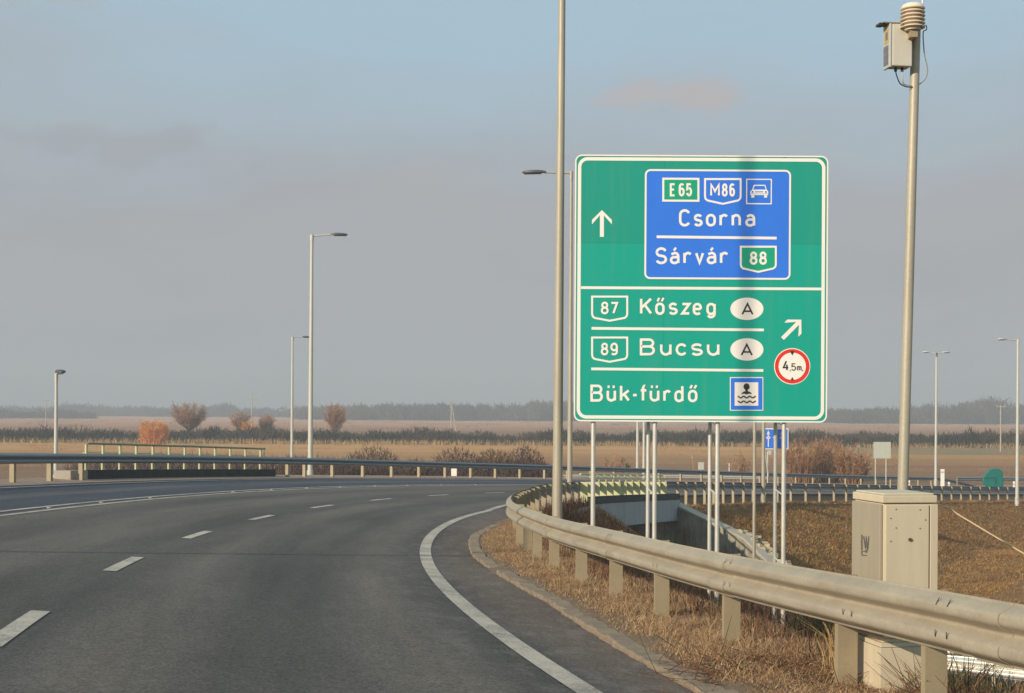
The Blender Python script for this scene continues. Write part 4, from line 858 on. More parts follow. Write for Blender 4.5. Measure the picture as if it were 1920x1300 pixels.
mb = MB(); mb.box(-.010, .011, .016, wd_-.004, zbb+.03, ztc-.006, 0, M); sp_ = mb.build('side_panel', M_CABS, cab, bevel=.005)
mb = MB()
for z0, z1, g in ((.004, .050, .003), (.050, .062, -.012)): mb.box(-g, wf+g, -g, wd_+g, ztc+z0, ztc+z1, 0, M)
mb.build('roof', M_CAB, cab, bevel=.012)
mb = MB(); mb.box(-.008, wf+.01, -.010, wd_+.01, zbb-.025, zbb, 0, M); mb.box(-.018, wf+.02, -.02, wd_+.02, -2.3, zbb-.028, 0, M); mb.box(-.022, -.0185, .0, wd_, -2.3, U(1600, 1283, YC)[2], 0, M); mb.build('plinth', M_CAB, cab, bevel=.005)
def onface(px, py):   # point of the front face plane hit by that image ray
    d = Vector(U(px, py, 1.0)); n = M.to_3x3() @ Vector((0, -1, 0)); p0 = M @ Vector((0, -.009, 0)); return d*((p0.dot(n))/(d.dot(n)))
def onside(px, py):
    d = Vector(U(px, py, 1.0)); n = M.to_3x3() @ Vector((-1, 0, 0)); p0 = M @ Vector((-.0108, 0, 0)); return d*((p0.dot(n))/(d.dot(n)))
mb = MB(); h = onface(1706, 1012); mb.tube([h, h+(M.to_3x3() @ Vector((0, -.008, 0)))], .011, 14); mb.build('lock', simple('lock_brown', srgb(96, 74, 54), .2, 10), dr)
mb = MB()
for p in ((1680, 955), (1725, 956), (1680, 990), (1725, 991), (1670, 972), (1735, 975), (1670, 1015)):
    h = onface(*p); mb.tube([h, h+(M.to_3x3() @ Vector((0, -.003, 0)))], .004, 8)
mb.build('rivets', simple('rivet', srgb(128, 104, 78), .2, 10), dr)
mb = MB()
def scr(pts, w):
    P = [Vector(p) for p in pts]
    for a, b in zip(P, P[1:]):
        d = (b-a).normalized(); n = Vector((-d.y, d.x))*w/2; mb.add([onside(*(a+n)), onside(*(a-n)), onside(*(b-n)), onside(*(b+n))], [(0, 1, 2, 3)])
scr([(1616, 1003), (1616, 1032)], 3); scr([(1619.5, 1006), (1623, 1029)], 2.6); scr([(1623, 1029), (1624, 1005)], 1.6); scr([(1624.5, 1008), (1626, 1028)], 2.2); scr([(1629, 1006), (1627, 1030), (1622, 1034)], 2.6); scr([(1615, 1034), (1628, 1034)], 1.6); scr([(1615, 1041), (1626, 1042)], 2.0); scr([(1616, 1034), (1616, 1041)], 2.2); scr([(1622, 1036), (1626, 1037)], 1.6)
mb.build('scribble', simple('marker_ink', srgb(96, 88, 82), .35, 30, .7, fine=120), sp_)
# cable running away from the cabinet
mb = MB(); mb.tube(ctrl([M @ Vector((wf, .2, ztc+.0)), U(1775, 952, 9.9), U(1800, 967, 9.9), U(1860, 1003, 9.7), U(1960, 1062, 9.4)]), .005, 6)
setp(mb.build('loose_cable', simple('cable_cream', srgb(196, 172, 132), .1, 5)), 'thin pale cable hanging away from the cabinet top towards the right edge', 'cable')
# ---------------------------------------------------------------- small roadside things
def signplate(px0, px1, py0, py1, Y, name, label, cat, mats, posts, base_y, draw=None, th=.03):
    c = Vector(U((px0+px1)/2, py1, Y)); t = thing(name, label, cat, (c.x, Y, U((px0+px1)/2, base_y, Y)[2]))
    mb = MB(); P = [Vector(U(*p, Y)) for p in ((px0, py0), (px1, py0), (px1, py1), (px0, py1))]; Q = [p+Vector((0, th, 0)) for p in P]
    mb.add(P+Q, [(3, 2, 1, 0), (4, 5, 6, 7), (0, 1, 5, 4), (1, 2, 6, 5), (2, 3, 7, 6), (3, 0, 4, 7)]); mb.build('plate', mats[0], t, bevel=.01)
    if draw: draw(t, Y)
    for p in posts:
        a = Vector(U(p, (py0+py1)/2, Y+.06)); mb = MB(); mb.tube([(a.x, a.y, U(p, base_y, Y)[2]-.3), (a.x, a.y, U(p, py0+1, Y)[2])], .04, 8); mb.build('post', M_POST2, t, smooth=True)
    return t
def lanes(t, Y):
    mb = MB()
    def Q(px, py, l=1): v = Vector(U(px, py, Y)); return v-Vector((0, .006*l, 0))
    f = lambda pts, mi=0, l=1: mb.add([Q(*p, l) for p in pts], [tuple(range(len(pts)))[::-1]], mi)
    f([(1434, 804.2), (1477.6, 804.4), (1477.4, 842.2), (1433.8, 842)]); f([(1434.9, 805.2), (1476.6, 805.4), (1476.4, 841.2), (1434.8, 841)], 1, 2)
    for x in (1440.5, 1453, 1466):
        f([(x-.9, 814), (x+.9, 814), (x+.9, 838), (x-.9, 838)], 0, 3); f([(x, 807), (x+3, 815), (x-3, 815)], 0, 3)
        f([(x+4*math.cos(a), 821+2.6*math.sin(a)) for a in np.linspace(0, 6.28, 13)[:-1]], 0, 4); f([(x-2.4, 820.3), (x+2.4, 820.3), (x+2.4, 821.6), (x-2.4, 821.6)], 2, 5)
    mb.build('lane_arrows', [M_WHITE, M_BLUE, M_RED], t)
signplate(1433, 1478.5, 803.5, 843, 77, 'lane_sign', 'blue lane sign with white up arrows beneath the right corner of the green sign', 'road sign', [M_WHITE], [1455.5, 1473], 936, lanes)
signplate(1638, 1670.5, 829, 860, 115, 'sign_back', 'pale grey back of a square sign on two posts, left of the leaning pole', 'road sign', [simple('sign_back_alu', srgb(188, 190, 172), .05, 3, .5)], [1641.5, 1661.5], 905)
signplate(1309, 1320, 867, 881, 118, 'marker_plate', 'small grey plate on a stick above the outer rail, between the sign legs', 'marker', [M_POLEL], [1314], 902)
signplate(1441, 1446.5, 845, 853, 100, 'marker_plate', 'tiny pale plate just below the blue lane sign', 'marker', [M_POLEL], [1439.5], 900)
signplate(846, 856.5, 879, 893, 73, 'delineator', 'small bright white plate below the dark rail near the middle of the picture', 'marker', [M_WHITE], [850], 896)
def stick(px, y0, y1, Y, w, label, lean=0, mat=M_WHITE, dep=.08):
    a = U(px, y1, Y); b = U(px+lean, y0, Y); t = thing('marker_post', label, 'marker post', a); mb = MB()
    vs = [Vector(a)+Vector((x, y, -.2)) for y in (0, dep) for x in (-w/2, w/2)]+[Vector(b)+Vector((x, y, 0)) for y in (0, dep) for x in (-w/2, w/2)]
    mb.add(vs, [(0, 2, 3, 1), (4, 5, 7, 6), (0, 1, 5, 4), (2, 6, 7, 3), (0, 4, 6, 2), (1, 3, 7, 5)]); mb.build('body', mat, t, bevel=.01)
    mb = MB(); mb.box(b[0]-w*.5-.004, b[0]+w*.5+.004, b[1]-.004, b[1]+dep+.004, b[2]-.3, b[2]-.18); mb.build('reflector_band', M_POST2, t)
stick(1767.5, 880, 909, 116, .3, 'broad cream marker post behind the rail, right of the double lamp')
stick(1705, 901, 909, 110, .12, 'short white post just right of the leaning pole', mat=M_WHITE)
stick(1779.5, 904, 910, 114, .14, 'very short white post right of the broad cream one', mat=M_WHITE)
stick(1901.5, 903, 912, 118, .15, 'short white post beside the lamp mast at the right edge', mat=M_WHITE)
stick(1367.3, 869, 885, 112, .05, 'thin white stick above the outer rail behind the sign legs', mat=M_WHITE)
stick(1301, 852, 884, 112, .05, 'thin leaning bare stick left of the small grey plate', lean=-3.5, mat=M_TWIGY)
stick(1440.5, 843, 887, 100, .07, 'thin pale post leaning left beneath the blue lane sign', lean=-6, mat=M_POLEL)
# crash cushion
tq = Vector(U(1862, 912, 121)); cc_ = thing('crash_cushion', 'teal green rounded crash cushion at the end of the outer rail, far right', 'crash cushion', tq)
M_TEAL = simple('teal_plastic', srgb(10, 112, 100), .1, 2, .5)
pr = [(1843, 906), (1843.5, 897), (1848, 889), (1855, 882), (1862, 879), (1873, 879), (1878, 882), (1881, 888), (1881.5, 914), (1850, 914)]
mb = MB(); P = [Vector(U(a, b, 121)) for a, b in pr]; Q = [p+Vector((.35, 1.3, 0)) for p in P]; n = len(P)
mb.add(P+Q, [tuple(range(n))[::-1], tuple(range(n, 2*n))]+[(i, (i+1) % n, n+(i+1) % n, n+i) for i in range(n)]); mb.build('shell', M_TEAL, cc_, bevel=.05)
mb = MB(); P = [Vector(U(a, b, 120.96)) for a, b in ((1845, 895.5), (1868, 895), (1868, 896), (1868.5, 907), (1866, 908), (1865.5, 897), (1845, 897.5))]; Q = [p+Vector((0, .03, 0)) for p in P]; n = len(P)
mb.add(P+Q, [tuple(range(n))[::-1], tuple(range(n, 2*n))]+[(i, (i+1) % n, n+(i+1) % n, n+i) for i in range(n)]); mb.build('fold', simple('teal_dark', srgb(4, 92, 82), .1, 2), cc_)
# far poles
def upole(px, y0, y1, Y, r, label, arms=(), double=False, name='utility_pole', mat=M_POLE):
    b = Vector(U(px, y1, Y)); b.z = min(b.z, FIELD); tp = U(px, y0, Y)[2]; t = thing(name, label, 'utility pole', b); mb = MB()
    pole(mb, b-Vector((0, 0, .3)), (b.x, b.y, tp), r, r*.65, 8)
    if double: pole(mb, b+Vector((r*7, 0, -.3)), (b.x+r*1.2, b.y, tp-1.5), r, r*.6, 8)
    mb.build('shaft', mat, t, smooth=True)
    for k, (w, dz) in enumerate(arms):
        mb = MB(); mb.box(b.x-w/2, b.x+w/2, b.y-.06, b.y+.06, tp-dz-.12, tp-dz+.04)
        for xx in (-w/2+.1, 0, w/2-.1): mb.box(b.x+xx-.06, b.x+xx+.06, b.y-.05, b.y+.05, tp-dz+.04, tp-dz+.3)
        mb.build('crossarm', mat, t)
upole(846, 752, 812, 470, .24, 'distant double wooden power pole with a crossarm beyond the dark hedge', [(2.2, .1)], True)
upole(1876, 760, 845, 250, .14, 'distant concrete power pole standing in the field at far right', [(1.6, .2)])
upole(86, 750, 795, 560, .2, 'faint distant power pole in the haze at far left', [(2, .2), (2.6, 2)])
upole(472, 737, 806, 470, .2, 'distant transformer pole with several crossarms above the reddish bushes', [(2.4, .6), (3.0, 2.2), (1.8, 4.2)])
# ---------------------------------------------------------------- vegetation
def ribbons(P0, P1, w0, w1, bend=None):
    """thin crossed tapered ribbons from P0 to P1 (arrays n,3) -> verts, quads"""
    n = len(P0); d = P1-P0; a = rng.normal(size=(n, 3)); a -= d*(np.sum(a*d, 1)/np.maximum(np.sum(d*d, 1), 1e-9))[:, None]; a /= np.linalg.norm(a, axis=1)[:, None]+1e-9
    w0 = np.broadcast_to(w0, (n,))[:, None]; w1 = np.broadcast_to(w1, (n,))[:, None]
    V = np.stack([P0-a*w0/2, P0+a*w0/2, P1+a*w1/2, P1-a*w1/2], 1).reshape(-1, 3); Fq = np.arange(4*n).reshape(n, 4); return V, Fq
def join(parts):
    V = []; Fq = []; b = 0
    for v, f in parts: V.append(v); Fq.append(f+b); b += len(v)
    return np.concatenate(V), np.concatenate(Fq)
def bare_tree(px, base_y, top_y, half_w, Y, matT, matC, label, cat='tree', name='bare_tree', n1=26, n2=14, n3=7, tw=.05, zb=None, group=None, trunk=.35, shape='round', fs_=.6):
    b = np.array(U(px, base_y, Y)); 
    if zb is not None: b[2] = zb
    H = U(px, top_y, Y)[2]-b[2]; R = half_w*Y/F
    t = thing(name, label, cat, tuple(b), group)
    r0 = max(.05, H*.022); th = H*trunk; mb = MB()
    mb.tube([b-np.array([0, 0, .3]), b+np.array([R*.03, 0, th*.5]), b+np.array([-R*.02, 0, th]), b+np.array([R*.04, 0, H*.7])], [r0*1.3, r0, r0*.8, r0*.25], 7)
    L1 = []
    for i in range(n1):
        a = rng.uniform(0, 2*math.pi); f = rng.uniform(.25, 1)**.6; h0 = th*rng.uniform(.6, 1.0) if shape != 'fan' else H*.02
        if shape == 'fan': e = np.array([math.cos(a)*R*f*.92, math.sin(a)*R*f*.92, H*(.30+.6*math.sqrt(1-f*f*.8)*rng.uniform(.35, 1))])
        else:
            cz = (th+H)*.5+.04*H; v_ = rng.normal(0, 1, 3); v_ /= np.linalg.norm(v_); rr = rng.uniform(.3, 1)**.5*.86; e = np.array([v_[0]*R*rr, v_[1]*R*rr, cz+v_[2]*(H-cz)*rr]); a = math.atan2(v_[1], v_[0])
        s0 = np.array([0, 0, h0]) if shape != 'fan' else np.array([math.cos(a)*R*fs_*rng.uniform(0, 1), math.sin(a)*R*fs_*rng.uniform(0, 1), 0])
        m_ = (s0+e)/2+np.array([math.cos(a), math.sin(a), 0])*R*.06+rng.normal(0, R*.05, 3); L1.append((s0, m_, e))
        mb.tube([b+s0, b+m_, b+e], [r0*.5, r0*.32, r0*.1], 4, caps=False)
    mb.build('trunk', matT, t)
    parts = []
    for s0, m_, e in L1:
        u = rng.uniform(.25, 1, n2)[:, None]; p = np.where(u < .5, s0+(m_-s0)*u*2, m_+(e-m_)*(u-.5)*2)
        dr_ = (e-m_)/(np.linalg.norm(e-m_)+1e-6); d = dr_+rng.normal(0, .55, (n2, 3)); d[:, 2] = np.abs(d[:, 2])*.8+.15; d /= np.linalg.norm(d, axis=1)[:, None]
        l = (H*.13*rng.uniform(.5, 1.3, n2))[:, None]; q_ = p+d*l; parts.append(ribbons(b+p, b+q_, tw*1.2, tw*.6))
        pp = np.repeat(p, n3, 0); dd = np.repeat(d, n3, 0); ll = np.repeat(l, n3, 0); uu = rng.uniform(.15, 1, (len(pp), 1)); p2 = pp+dd*ll*uu
        d2 = dd+rng.normal(0, .6, dd.shape); d2[:, 2] += .15; d2 /= np.linalg.norm(d2, axis=1)[:, None]; l2 = H*.07*rng.uniform(.5, 1.3, (len(pp), 1)); parts.append(ribbons(b+p2, b+p2+d2*l2, tw*.75, tw*.35))
    V, Fq = join(parts); npmesh('crown', V, Fq, matC, t); return t
def scrub_field(name, label, cat, centers, mat, tw, n, kind='stuff', tall=1.0):
    parts = []
    for (x, y, z, rx, ry, h) in centers:
        k = n; a = rng.uniform(0, 2*math.pi, k); f = np.sqrt(rng.uniform(0, 1, k)); px_ = x+np.cos(a)*f*rx; py_ = y+np.sin(a)*f*ry
        hh = h*np.sqrt(np.maximum(0, 1-f**2*.85))*rng.uniform(.0, 1.0, k); P0 = np.stack([px_, py_, z+hh*.8], 1)
        d = rng.normal(0, .5, (k, 3)); d[:, 2] = np.abs(d[:, 2])+.6; d[:, 0] += np.cos(a)*f*.5; d /= np.linalg.norm(d, axis=1)[:, None]
        parts.append(ribbons(P0, P0+d*(h*.22*rng.uniform(.5, 1.4, k))[:, None], tw, tw*.4))
    V, Fq = join(parts); o = npmesh(name, V, Fq, mat); return setp(o, label, cat, kind=kind)
def blades(P, hgt, wid, lean, mat, name, label, cat='grass', base_dir=None):
    n = len(P); a = rng.uniform(0, 2*math.pi, n); wdir = np.stack([np.cos(a), np.sin(a), np.zeros(n)], 1)
    ld = rng.normal(0, 1, (n, 3)); ld[:, 2] = 0; ld /= np.linalg.norm(ld, axis=1)[:, None]
    if base_dir is not None: ld = ld+np.array(base_dir); 
    ln = (rng.uniform(.2, 1, n)*lean)[:, None]; up = np.array([0, 0, 1.0]); h = hgt[:, None]; w = wid[:, None]/2
    m_ = P+up*h*.55+ld*h*ln*.35; t = P+up*h*(1-.35*ln)+ld*h*ln
    V = np.stack([P-wdir*w, P+wdir*w, m_+wdir*w*.8, m_-wdir*w*.8, t+wdir*w*.15, t-wdir*w*.15], 1).reshape(-1, 3)
    b = np.arange(n)[:, None]*6; Fq = np.concatenate([b+np.array([0, 1, 2, 3]), b+np.array([3, 2, 4, 5])], 0)
    o = npmesh(name, V, Fq, mat); return setp(o, label, cat, kind='stuff')
def dome_shrub(px, ty, hw, Y, mat, label, n=3200, tw=.05):
    x, _, zt_ = U(px, ty, Y); h = zt_-FIELD; R_ = hw*Y/F; t = thing('bare_shrub', label, 'shrub', (x, Y, FIELD), 'brown shrubs behind the outer rail')
    mb = MB()
    for _ in range(14):
        a = rng.uniform(0, 6.28); f = rng.uniform(.2, .8); mb.tube([(x+R_*.5*f*math.cos(a), Y+R_*.4*f*math.sin(a), FIELD-.1), (x+R_*f*math.cos(a), Y+R_*.7*f*math.sin(a), FIELD+h*.8*math.sqrt(1-f*f))], [.04, .015], 4, caps=False)
    mb.build('stems', mat, t)
    a = rng.uniform(0, 2*math.pi, n); f = np.sqrt(rng.uniform(0, 1, n)); hh = h*np.sqrt(np.maximum(0, 1-f**2))*rng.uniform(.05, .93, n)**.7
    P0 = np.stack([x+np.cos(a)*f*R_, Y+np.sin(a)*f*R_*.7, FIELD+hh], 1); d = rng.normal(0, .5, (n, 3)); d[:, 2] = np.abs(d[:, 2])+.5; d[:, 0] += np.cos(a)*f*.7; d /= np.linalg.norm(d, axis=1)[:, None]
    V, Fq = ribbons(P0, P0+d*(.35*rng.uniform(.5, 1.4, n))[:, None], tw, tw*.4); npmesh('crown', V, Fq, mat, t)
# far woods (one hazy mass)
cs = []
def wood(x0, x1, Y0, Y1, ytop, n, rx=7):
    for _ in range(n):
        px = rng.uniform(x0, x1); Y = rng.uniform(Y0, Y1); yt = np.interp(px, ytop[0], ytop[1])+rng.normal(0, 3.0); h = max(5, U(px, yt, Y)[2]-FIELD); x, _, _ = U(px, 790, Y); cs.append((x, Y, FIELD, rx*rng.uniform(.6, 1.2), rx, h))
wood(560, 1100, 960, 1060, ([560, 640, 700, 800, 900, 985, 1000, 1040], [762, 757, 756, 756, 754, 756, 750, 748]), 170)
wood(1040, 1560, 960, 1060, ([1040, 1560], [752, 764]), 70)
wood(1540, 1960, 900, 1000, ([1540, 1650, 1740, 1800, 1840, 1870, 1920], [766, 765, 758, 757, 746, 742, 756]), 150)
scrub_field('wood', 'hazy grey brown wood filling the horizon behind the fields', 'wood', cs, M_FOREST, .55, 240, tall=1); cs = []
wood(-40, 620, 1250, 1420, ([-40, 100, 130, 300, 420, 520, 620], [760, 764, 757, 764, 757, 765, 762]), 200, 9)
wood(-40, 170, 950, 1000, ([-40, 0, 60, 120, 170], [772, 768, 773, 766, 778]), 40)
scrub_field('wood', 'fainter blue grey wood on the left part of the horizon', 'wood', cs, M_FOREST, .6, 220); cs = []
# mid hedgerow
for px in np.arange(-20, 1060, 5.0):
    Y = 285+rng.uniform(-5, 5); tp = np.interp(px, [0, 100, 250, 300, 430, 500, 545, 600, 640, 720, 800, 870, 940, 985, 1040], [806, 801, 806, 808, 803, 797, 806, 804, 806, 811, 806, 809, 813, 813, 803])+rng.normal(0, 4.4)+3*math.sin(px*.045)*math.sin(px*.017)
    x, _, _ = U(px, 820, Y); cs.append((x, Y, FIELD, 2.0*rng.uniform(.5, 1.7), 2.0, max(.8, U(px, tp, Y)[2]-FIELD)))
scrub_field('hedgerow', 'dark leafless hedge line across the fields on the left', 'hedge', cs, M_HEDGE, .17, 270); cs = []
for px in np.arange(1040, 1940, 5.0):
    Y = 285+rng.uniform(-6, 6); tp = np.interp(px, [1040, 1130, 1250, 1400, 1480, 1540, 1620, 1680, 1740, 1790, 1830, 1880, 1930], [806, 811, 806, 806, 806, 806, 808, 811, 817, 808, 806, 811, 809])+rng.normal(0, 4.4)+3*math.sin(px*.045)*math.sin(px*.017)
    x, _, _ = U(px, 820, Y); cs.append((x, Y, FIELD, 2.0*rng.uniform(.5, 1.7), 2.0, max(.6, U(px, tp, Y)[2]-FIELD)))
scrub_field('hedgerow', 'dark leafless hedge line across the fields on the right, behind the sign', 'hedge', cs, M_HEDGE, .17, 270); cs = []
tx = [-20, 100, 160, 200, 300, 420, 520, 560, 620, 680, 740, 790, 830, 880, 930, 990, 1030, 1045]; ty = [880, 870, 856, 850, 847, 848, 852, 850, 852, 846, 860, 874, 858, 850, 852, 846, 872, 890]
for px in np.arange(140, 1045, 4.0):
    Y = rng.uniform(104, 116); tp = np.interp(px, tx, ty)+rng.normal(0, 2.0); x, _, _ = U(px, 880, Y); cs.append((x, Y, FIELD, .9*rng.uniform(.7, 1.4), 1.2, max(.6, U(px, tp, Y)[2]-FIELD)))
scrub_field('thicket', 'continuous purple brown bramble thicket behind the outer rail', 'thicket', cs, M_TWIG, .06, 130); cs = []
rp_ = rng.uniform(-40, 1960, 9000); ry = rng.normal(279, 1.6, 9000)
blades(np.stack([(rp_-960)*ry/F, ry, np.full(9000, FIELD)], 1), .5+.9*rng.uniform(0, 1, 9000)**2, .08+.08*rng.uniform(0, 1, 9000), .5, M_TWIGY, 'reeds', 'pale straw fringe along the foot of the hedge line', 'reeds')
for _ in range(420):
    Y = rng.uniform(128, 272); px = rng.uniform(-40, 1960)
    if math.sin(px*.011+Y*.05)+math.sin(px*.027-Y*.03) < .1: continue
    x = (px-960)*Y/F; cs.append((x, Y, FIELD, rng.uniform(1.2, 4.5), rng.uniform(.6, 2.5), rng.uniform(.25, .75)))
scrub_field('field_scrub', 'low brown weeds and scrub scattered over the tan field', 'weeds', cs, M_TWIGR, .05, 130); cs = []
for _ in range(260):
    Y = rng.uniform(480, 900); px = rng.uniform(-40, 1960); x = (px-960)*Y/F; cs.append((x, Y, FIELD, rng.uniform(3, 14), rng.uniform(1, 4), rng.uniform(.4, 1.6)))
scrub_field('field_scrub', 'scattered dull brown scrub on the far field below the wood', 'weeds', cs, M_TWIG, .12, 70); cs = []
# individual shrubs and trees
bare_tree(288, 836, 780, 30, 262, M_TWIGO, M_TWIGO, 'rounded orange willow bush glowing in the field behind the left railing', 'shrub', 'willow_bush', 90, 14, 9, .065, FIELD, shape='fan', fs_=.8)
bare_tree(354, 816, 752, 40, 300, M_BARK, M_TWIGP, 'spreading tree with pinkish bare crown right of the orange bush', 'tree', 'bare_tree', 70, 16, 10, .06, FIELD)
bare_tree(451, 818, 768, 22, 300, M_BARK, M_TWIGP, 'small reddish bare tree left of the distant transformer pole', 'tree', 'bare_tree', 40, 12, 9, .055, FIELD)
bare_tree(466, 815, 780, 14, 296, M_TWIGO, M_TWIGO, 'small pale orange bush below the distant transformer pole', 'shrub', 'willow_bush', 26, 10, 6, .09, FIELD, shape='fan')
bare_tree(498, 818, 775, 20, 305, M_BARK, M_TWIGP, 'small reddish bare tree right of the distant transformer pole', 'tree', 'bare_tree', 40, 12, 8, .055, FIELD)
bare_tree(629, 815, 757, 24, 300, M_BARK, M_TWIGR, 'bare tree with narrow fuzzy crown right of the tall lamp mast', 'tree', 'bare_tree', 56, 14, 9, .055, FIELD)
bare_tree(932, 874, 834, 36, 108, M_TWIGY, M_TWIGY, 'pale spreading bare bush in front of the purple brown thicket', 'shrub', 'pale_shrub', 16, 7, 4, .035, None, shape='fan', fs_=.1)
for px, ty, hw, Y, lab in ((560, 862, 45, 112, 'low purple brown shrub behind the foot of the tall lamp mast'), (700, 843, 62, 112, 'domed purple brown shrub behind the outer rail, left of the dip'), (780, 868, 40, 110, 'low brown shrub in the dip between two domed thickets'), (858, 846, 60, 112, 'domed purple brown thicket left of the pale bush'),
                          (925, 848, 45, 116, 'dark thicket directly behind the pale bush'), (985, 842, 46, 112, 'dark purple thicket left of the foreground mast'), (625, 868, 40, 110, 'low brown shrub right of the tall lamp mast'), (230, 870, 60, 118, 'low brown thicket seen through the left half of the bridge railing'), (330, 868, 60, 112, 'low brown thicket behind the middle of the bridge railing'), (440, 869, 60, 112, 'low brown thicket behind the right half of the bridge railing')):
    dome_shrub(px, ty-9, hw*1.2, Y-8, M_TWIG, lab)
for px, ty, hw, Y, lab in ((1505, 806, 42, 134, 'tall reddish brown bare shrub at the right corner of the green sign'), (1555, 800, 46, 138, 'tallest reddish brown bare shrub right of the green sign'), (1600, 826, 36, 132, 'reddish brown bare shrub left of the grey sign back'), (1152, 840, 28, 134, 'sparse reddish bare shrub seen between the first two sign legs'), (1385, 835, 24, 136, 'sparse bare shrub between the third leg and the blue sign')):
    bare_tree(px, 905, ty, hw, Y, M_TWIGR, M_TWIGR, lab, 'shrub', 'bare_shrub', 60 if px > 1450 else 12, 9, 6, .045, FIELD, group='bare shrubs beyond the far rail', shape='fan')
bare_tree(1178, 882, 866, 6, 120, M_GREENB, M_GREENB, 'tiny dark green conifer sapling beyond the rail, between the first sign legs', 'shrub', 'sapling', 14, 8, 5, .05, None, shape='fan')
# ---------------------------------------------------------------- grass
def clumpmask(x, y, sc, thr): return (np.sin(x*sc+1.3*np.sin(y*sc*.7))*np.cos(y*sc*1.1+np.sin(x*sc*.6)) > thr)
n = 210000; s = 2+28*rng.uniform(0, 1, n)**1.25; u = rng.uniform(0, 1, n)
ix = np.interp(s, S_, CX); iy = np.interp(s, S_, CY); iz = np.interp(s, S_, CZ); it = np.interp(s, S_, CT); rr_ = np.interp(s, RKN, RV); ib_ = np.interp(s, S_, CB)
kk = np.array([kerb_o(a) for a in np.arange(-2, 34, .25)]); ko = np.interp(s, np.arange(-2, 34, .25), kk)
tot = rr_+1.6+ko-.16; o_ = ko-.16-u*tot; q_ = -o_-rr_
zk = iz+ib_*ko; t_ = np.clip((ko-o_)/(ko+rr_), 0, 1); z_ = np.where(q_ < 0, zk*(1-t_)+(iz+ZR-.70)*t_+.05*np.sin(t_*math.pi), iz+ZR-.70-.43*np.maximum(q_-.7, 0))-.02
P = np.stack([ix-o_*np.cos(it), iy+o_*np.sin(it), z_], 1)
edge = np.clip((ko-.16-o_)/.35, .12, 1); fld_ = .5+.5*np.sin(P[:, 0]*3.1+2*np.sin(P[:, 1]*1.7))*np.cos(P[:, 1]*2.3+P[:, 0])
hg = .62*(.05+.10*rng.uniform(0, 1, n)**1.5)*(.55+.7*fld_)*np.where(q_ > -.15, 1.35, 1.0)*(.35+.65*edge); keep = rng.uniform(0, 1, n) < edge+.25
P, hg = P[keep], hg[keep]
blades(P, hg, .0035+.0035*rng.uniform(0, 1, len(P)), 1.25, M_GR1, 'verge_grass', 'dry straw coloured grass between the kerb and the near guardrail', base_dir=(.15, .05, 0))
mm = rng.uniform(0, 1, len(P)) < .008
blades(P[mm], .12+.14*rng.uniform(0, 1, int(mm.sum())), .003+.003*rng.uniform(0, 1, int(mm.sum())), 1.6, M_TWIGY, 'long_stems', 'sparse long bent pale stems standing out of the verge grass', 'grass', base_dir=(.2, .1, 0))
# taller stalks under and behind the rail
n = 26000; s = rng.uniform(2, 36, n); q_ = .35+6.5*rng.uniform(0, 1, n)**1.3
ix = np.interp(s, S_, CX); iy = np.interp(s, S_, CY); iz = np.interp(s, S_, CZ); it = np.interp(s, S_, CT); rr_ = np.interp(s, RKN, RV); o_ = -rr_-q_
P = np.stack([ix-o_*np.cos(it), iy+o_*np.sin(it), iz+ZR-.70-.43*np.maximum(q_-.7, 0)-.03], 1); cl_ = clumpmask(P[:, 0], P[:, 1], 2.6, -.35); P = P[cl_]
cabk = ~((P[:, 1] > 8.3) & (P[:, 1] < 10.0) & (P[:, 0] < 2.9)); P = P[cabk]
blades(P, .12+.32*rng.uniform(0, 1, len(P))**1.6, .004+.006*rng.uniform(0, 1, len(P)), .7, M_BRUSH, 'slope_brush', 'tangled brown weeds on the shaded slope behind the near guardrail', 'weeds')
# brush on the slope left of the underpass
n = 14000; s = rng.uniform(28, 43, n); q_ = .3+7*rng.uniform(0, 1, n)
ix = np.interp(s, S_, CX); iy = np.interp(s, S_, CY); iz = np.interp(s, S_, CZ); it = np.interp(s, S_, CT); rr_ = np.interp(s, RKN, RV); o_ = -rr_-q_
P = np.stack([ix-o_*np.cos(it), iy+o_*np.sin(it), iz+ZR-.70-.43*np.maximum(q_-.7, 0)-.03], 1)
P[:, 2] = terrain(P[:, 0], P[:, 1])
P[:, 2] = np.where(q_ < 1, iz+ZR-.72, P[:, 2])
blades(P, .1+.32*rng.uniform(0, 1, n)**2, .01+.012*rng.uniform(0, 1, n), .7, M_BRUSH, 'slope_brush', 'reddish brown brush on the slope in front of the bridge', 'weeds')
# far embankment grass
n = 190000; s = rng.uniform(57, 128, n); q_ = -.45+12.5*rng.uniform(0, 1, n)**1.1
ix = np.interp(s, S_, CX); iy = np.interp(s, S_, CY); it = np.interp(s, S_, CT); rr_ = np.interp(s, RKN, RV); o_ = -rr_-q_
x_ = ix-o_*np.cos(it); y_ = iy+o_*np.sin(it)
sd_ = (x_-far0.x)*far1.y-(y_-far0.y)*far1.x
m_ = ((x_-far0.x)*.8+(y_-far0.y)*.6) > .75
x_, y_, q_ = x_[m_], y_[m_], q_[m_]; z_ = terrain(x_, y_); ez = np.interp(s[m_], S_, CZ)+ZR-.70-DG(s[m_]); z_ = np.where(q_ < .95, ez, z_)
fl_ = .5+.5*np.sin(x_*1.1+1.5*np.sin(y_*.9))*np.cos(y_*1.2+x_*.5)
blades(np.stack([x_, y_, z_-.03], 1), (.08+.2*rng.uniform(0, 1, len(x_))**1.4)*(.5+.7*fl_), .02+.025*rng.uniform(0, 1, len(x_)), 1.3, M_GR2, 'embankment_grass', 'brown dry grass covering the slope below the far rail', base_dir=(.1, -.5, 0))
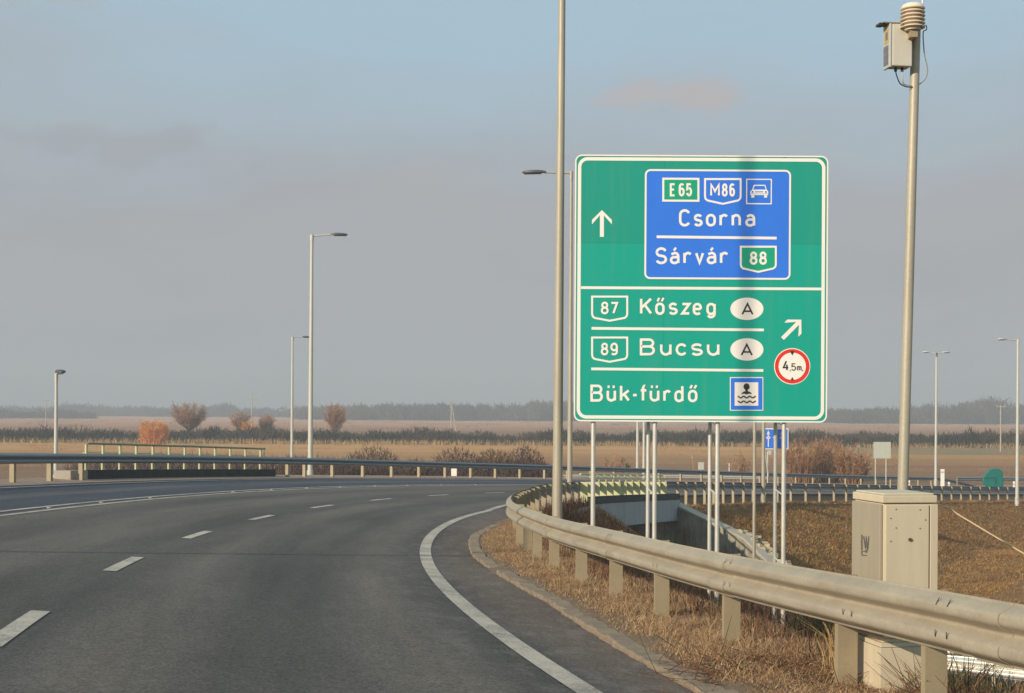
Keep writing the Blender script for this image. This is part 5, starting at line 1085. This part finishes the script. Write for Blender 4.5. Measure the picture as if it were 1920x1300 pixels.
n = 60000; x_ = rng.uniform(8, 52, n); y_ = rng.uniform(28, 80, n); d_ = x_/y_; m_ = (d_ > .1) & (d_ < .42); x_, y_ = x_[m_], y_[m_]; z_ = terrain(x_, y_); m_ = z_ > FLOOR-.005; x_, y_, z_ = x_[m_], y_[m_], z_[m_]
blades(np.stack([x_, y_, z_-.03], 1), .08+.2*rng.uniform(0, 1, len(x_)), .02+.02*rng.uniform(0, 1, len(x_)), 1.2, M_GR2, 'hollow_grass', 'dry grass in the hollow inside the curve')
# dead sticks by the near posts
def sticks(c, n, r, ln, w, mat, name, label, up=.25):
    P0 = np.array(c)+rng.normal(0, 1, (n, 3))*np.array([r, r*1.4, .0]); d = rng.normal(0, 1, (n, 3)); d[:, 2] = np.abs(d[:, 2])*up; d /= np.linalg.norm(d, axis=1)[:, None]
    V, Fq = ribbons(P0+np.array([0, 0, .02]), P0+d*(ln*rng.uniform(.4, 1.2, n))[:, None]+np.array([0, 0, .03]), w, w*.5); return setp(npmesh(name, V, Fq, mat), label, 'dead twigs', kind='stuff')
a = U(1500, 1272, 9.6); sticks((a[0]-.25, 9.3, IRP(s_near(1480)).z+.01), 700, .3, .26, .006, M_BRUSH, 'dead_twigs', 'pile of dead stalks in the verge left of the cabinet')
a = IRP(s_near(1700), 0, .25); sticks((a.x, a.y, a.z), 160, .1, .35, .006, M_BRUSH, 'dead_twigs', 'dry stalks leaning on the foot of the cabinet', up=1.2)
# dry stems and a green tuft
for (px, py, Y, n_, h_, mt, lab, nm) in ((1545, 1200, 12.0, 500, .35, M_GREENB, 'grey green bushy weed before the pale wall, seen under the rail', 'green_weed'), (1800, 1290, 8.6, 420, .28, M_GREENB, 'dark green weeds under the rail right of the cabinet', 'green_weed'), (1690, 1290, 9.0, 60, .3, M_BRUSH, 'dark spindly weed in front of the cabinet plinth', 'dry_weed'), (1580, 1270, 9.4, 160, .55, M_TWIGY, 'pale feathery stalks between the post and the cabinet', 'dry_weed')):
    x, y, z = U(px, py, Y); z = min(z, -1.7); P = np.array([x, y, z])+rng.normal(0, 1, (n_, 3))*np.array([.13 if n_ > 200 else .03, .1, 0.0]); 
    o = blades(P, h_*rng.uniform(.3, 1, n_), .004+.006*rng.uniform(0, 1, n_), .7, mt, nm, lab, 'weed')
# litter on the verge
# ---------------------------------------------------------------- haze
hz = MB(); hz.box(-1500, 1500, -120, 2300, FLOOR-1.6, 60); h = hz.build('haze', None); h.data.materials.clear()
hm = bpy.data.materials.new('haze_air'); hm.use_nodes = True; hn = hm.node_tree; hn.nodes.clear(); pv = hn.nodes.new('ShaderNodeVolumePrincipled'); ho = hn.nodes.new('ShaderNodeOutputMaterial')
pv.inputs['Color'].default_value = (.77, .81, .84, 1); pv.inputs['Density'].default_value = .00085; pv.inputs['Anisotropy'].default_value = .0; hn.links.new(pv.outputs[0], ho.inputs['Volume'])
h.data.materials.append(hm); setp(h, 'thin cold winter haze over the fields', 'haze', kind='stuff'); h.display_type = 'WIRE'
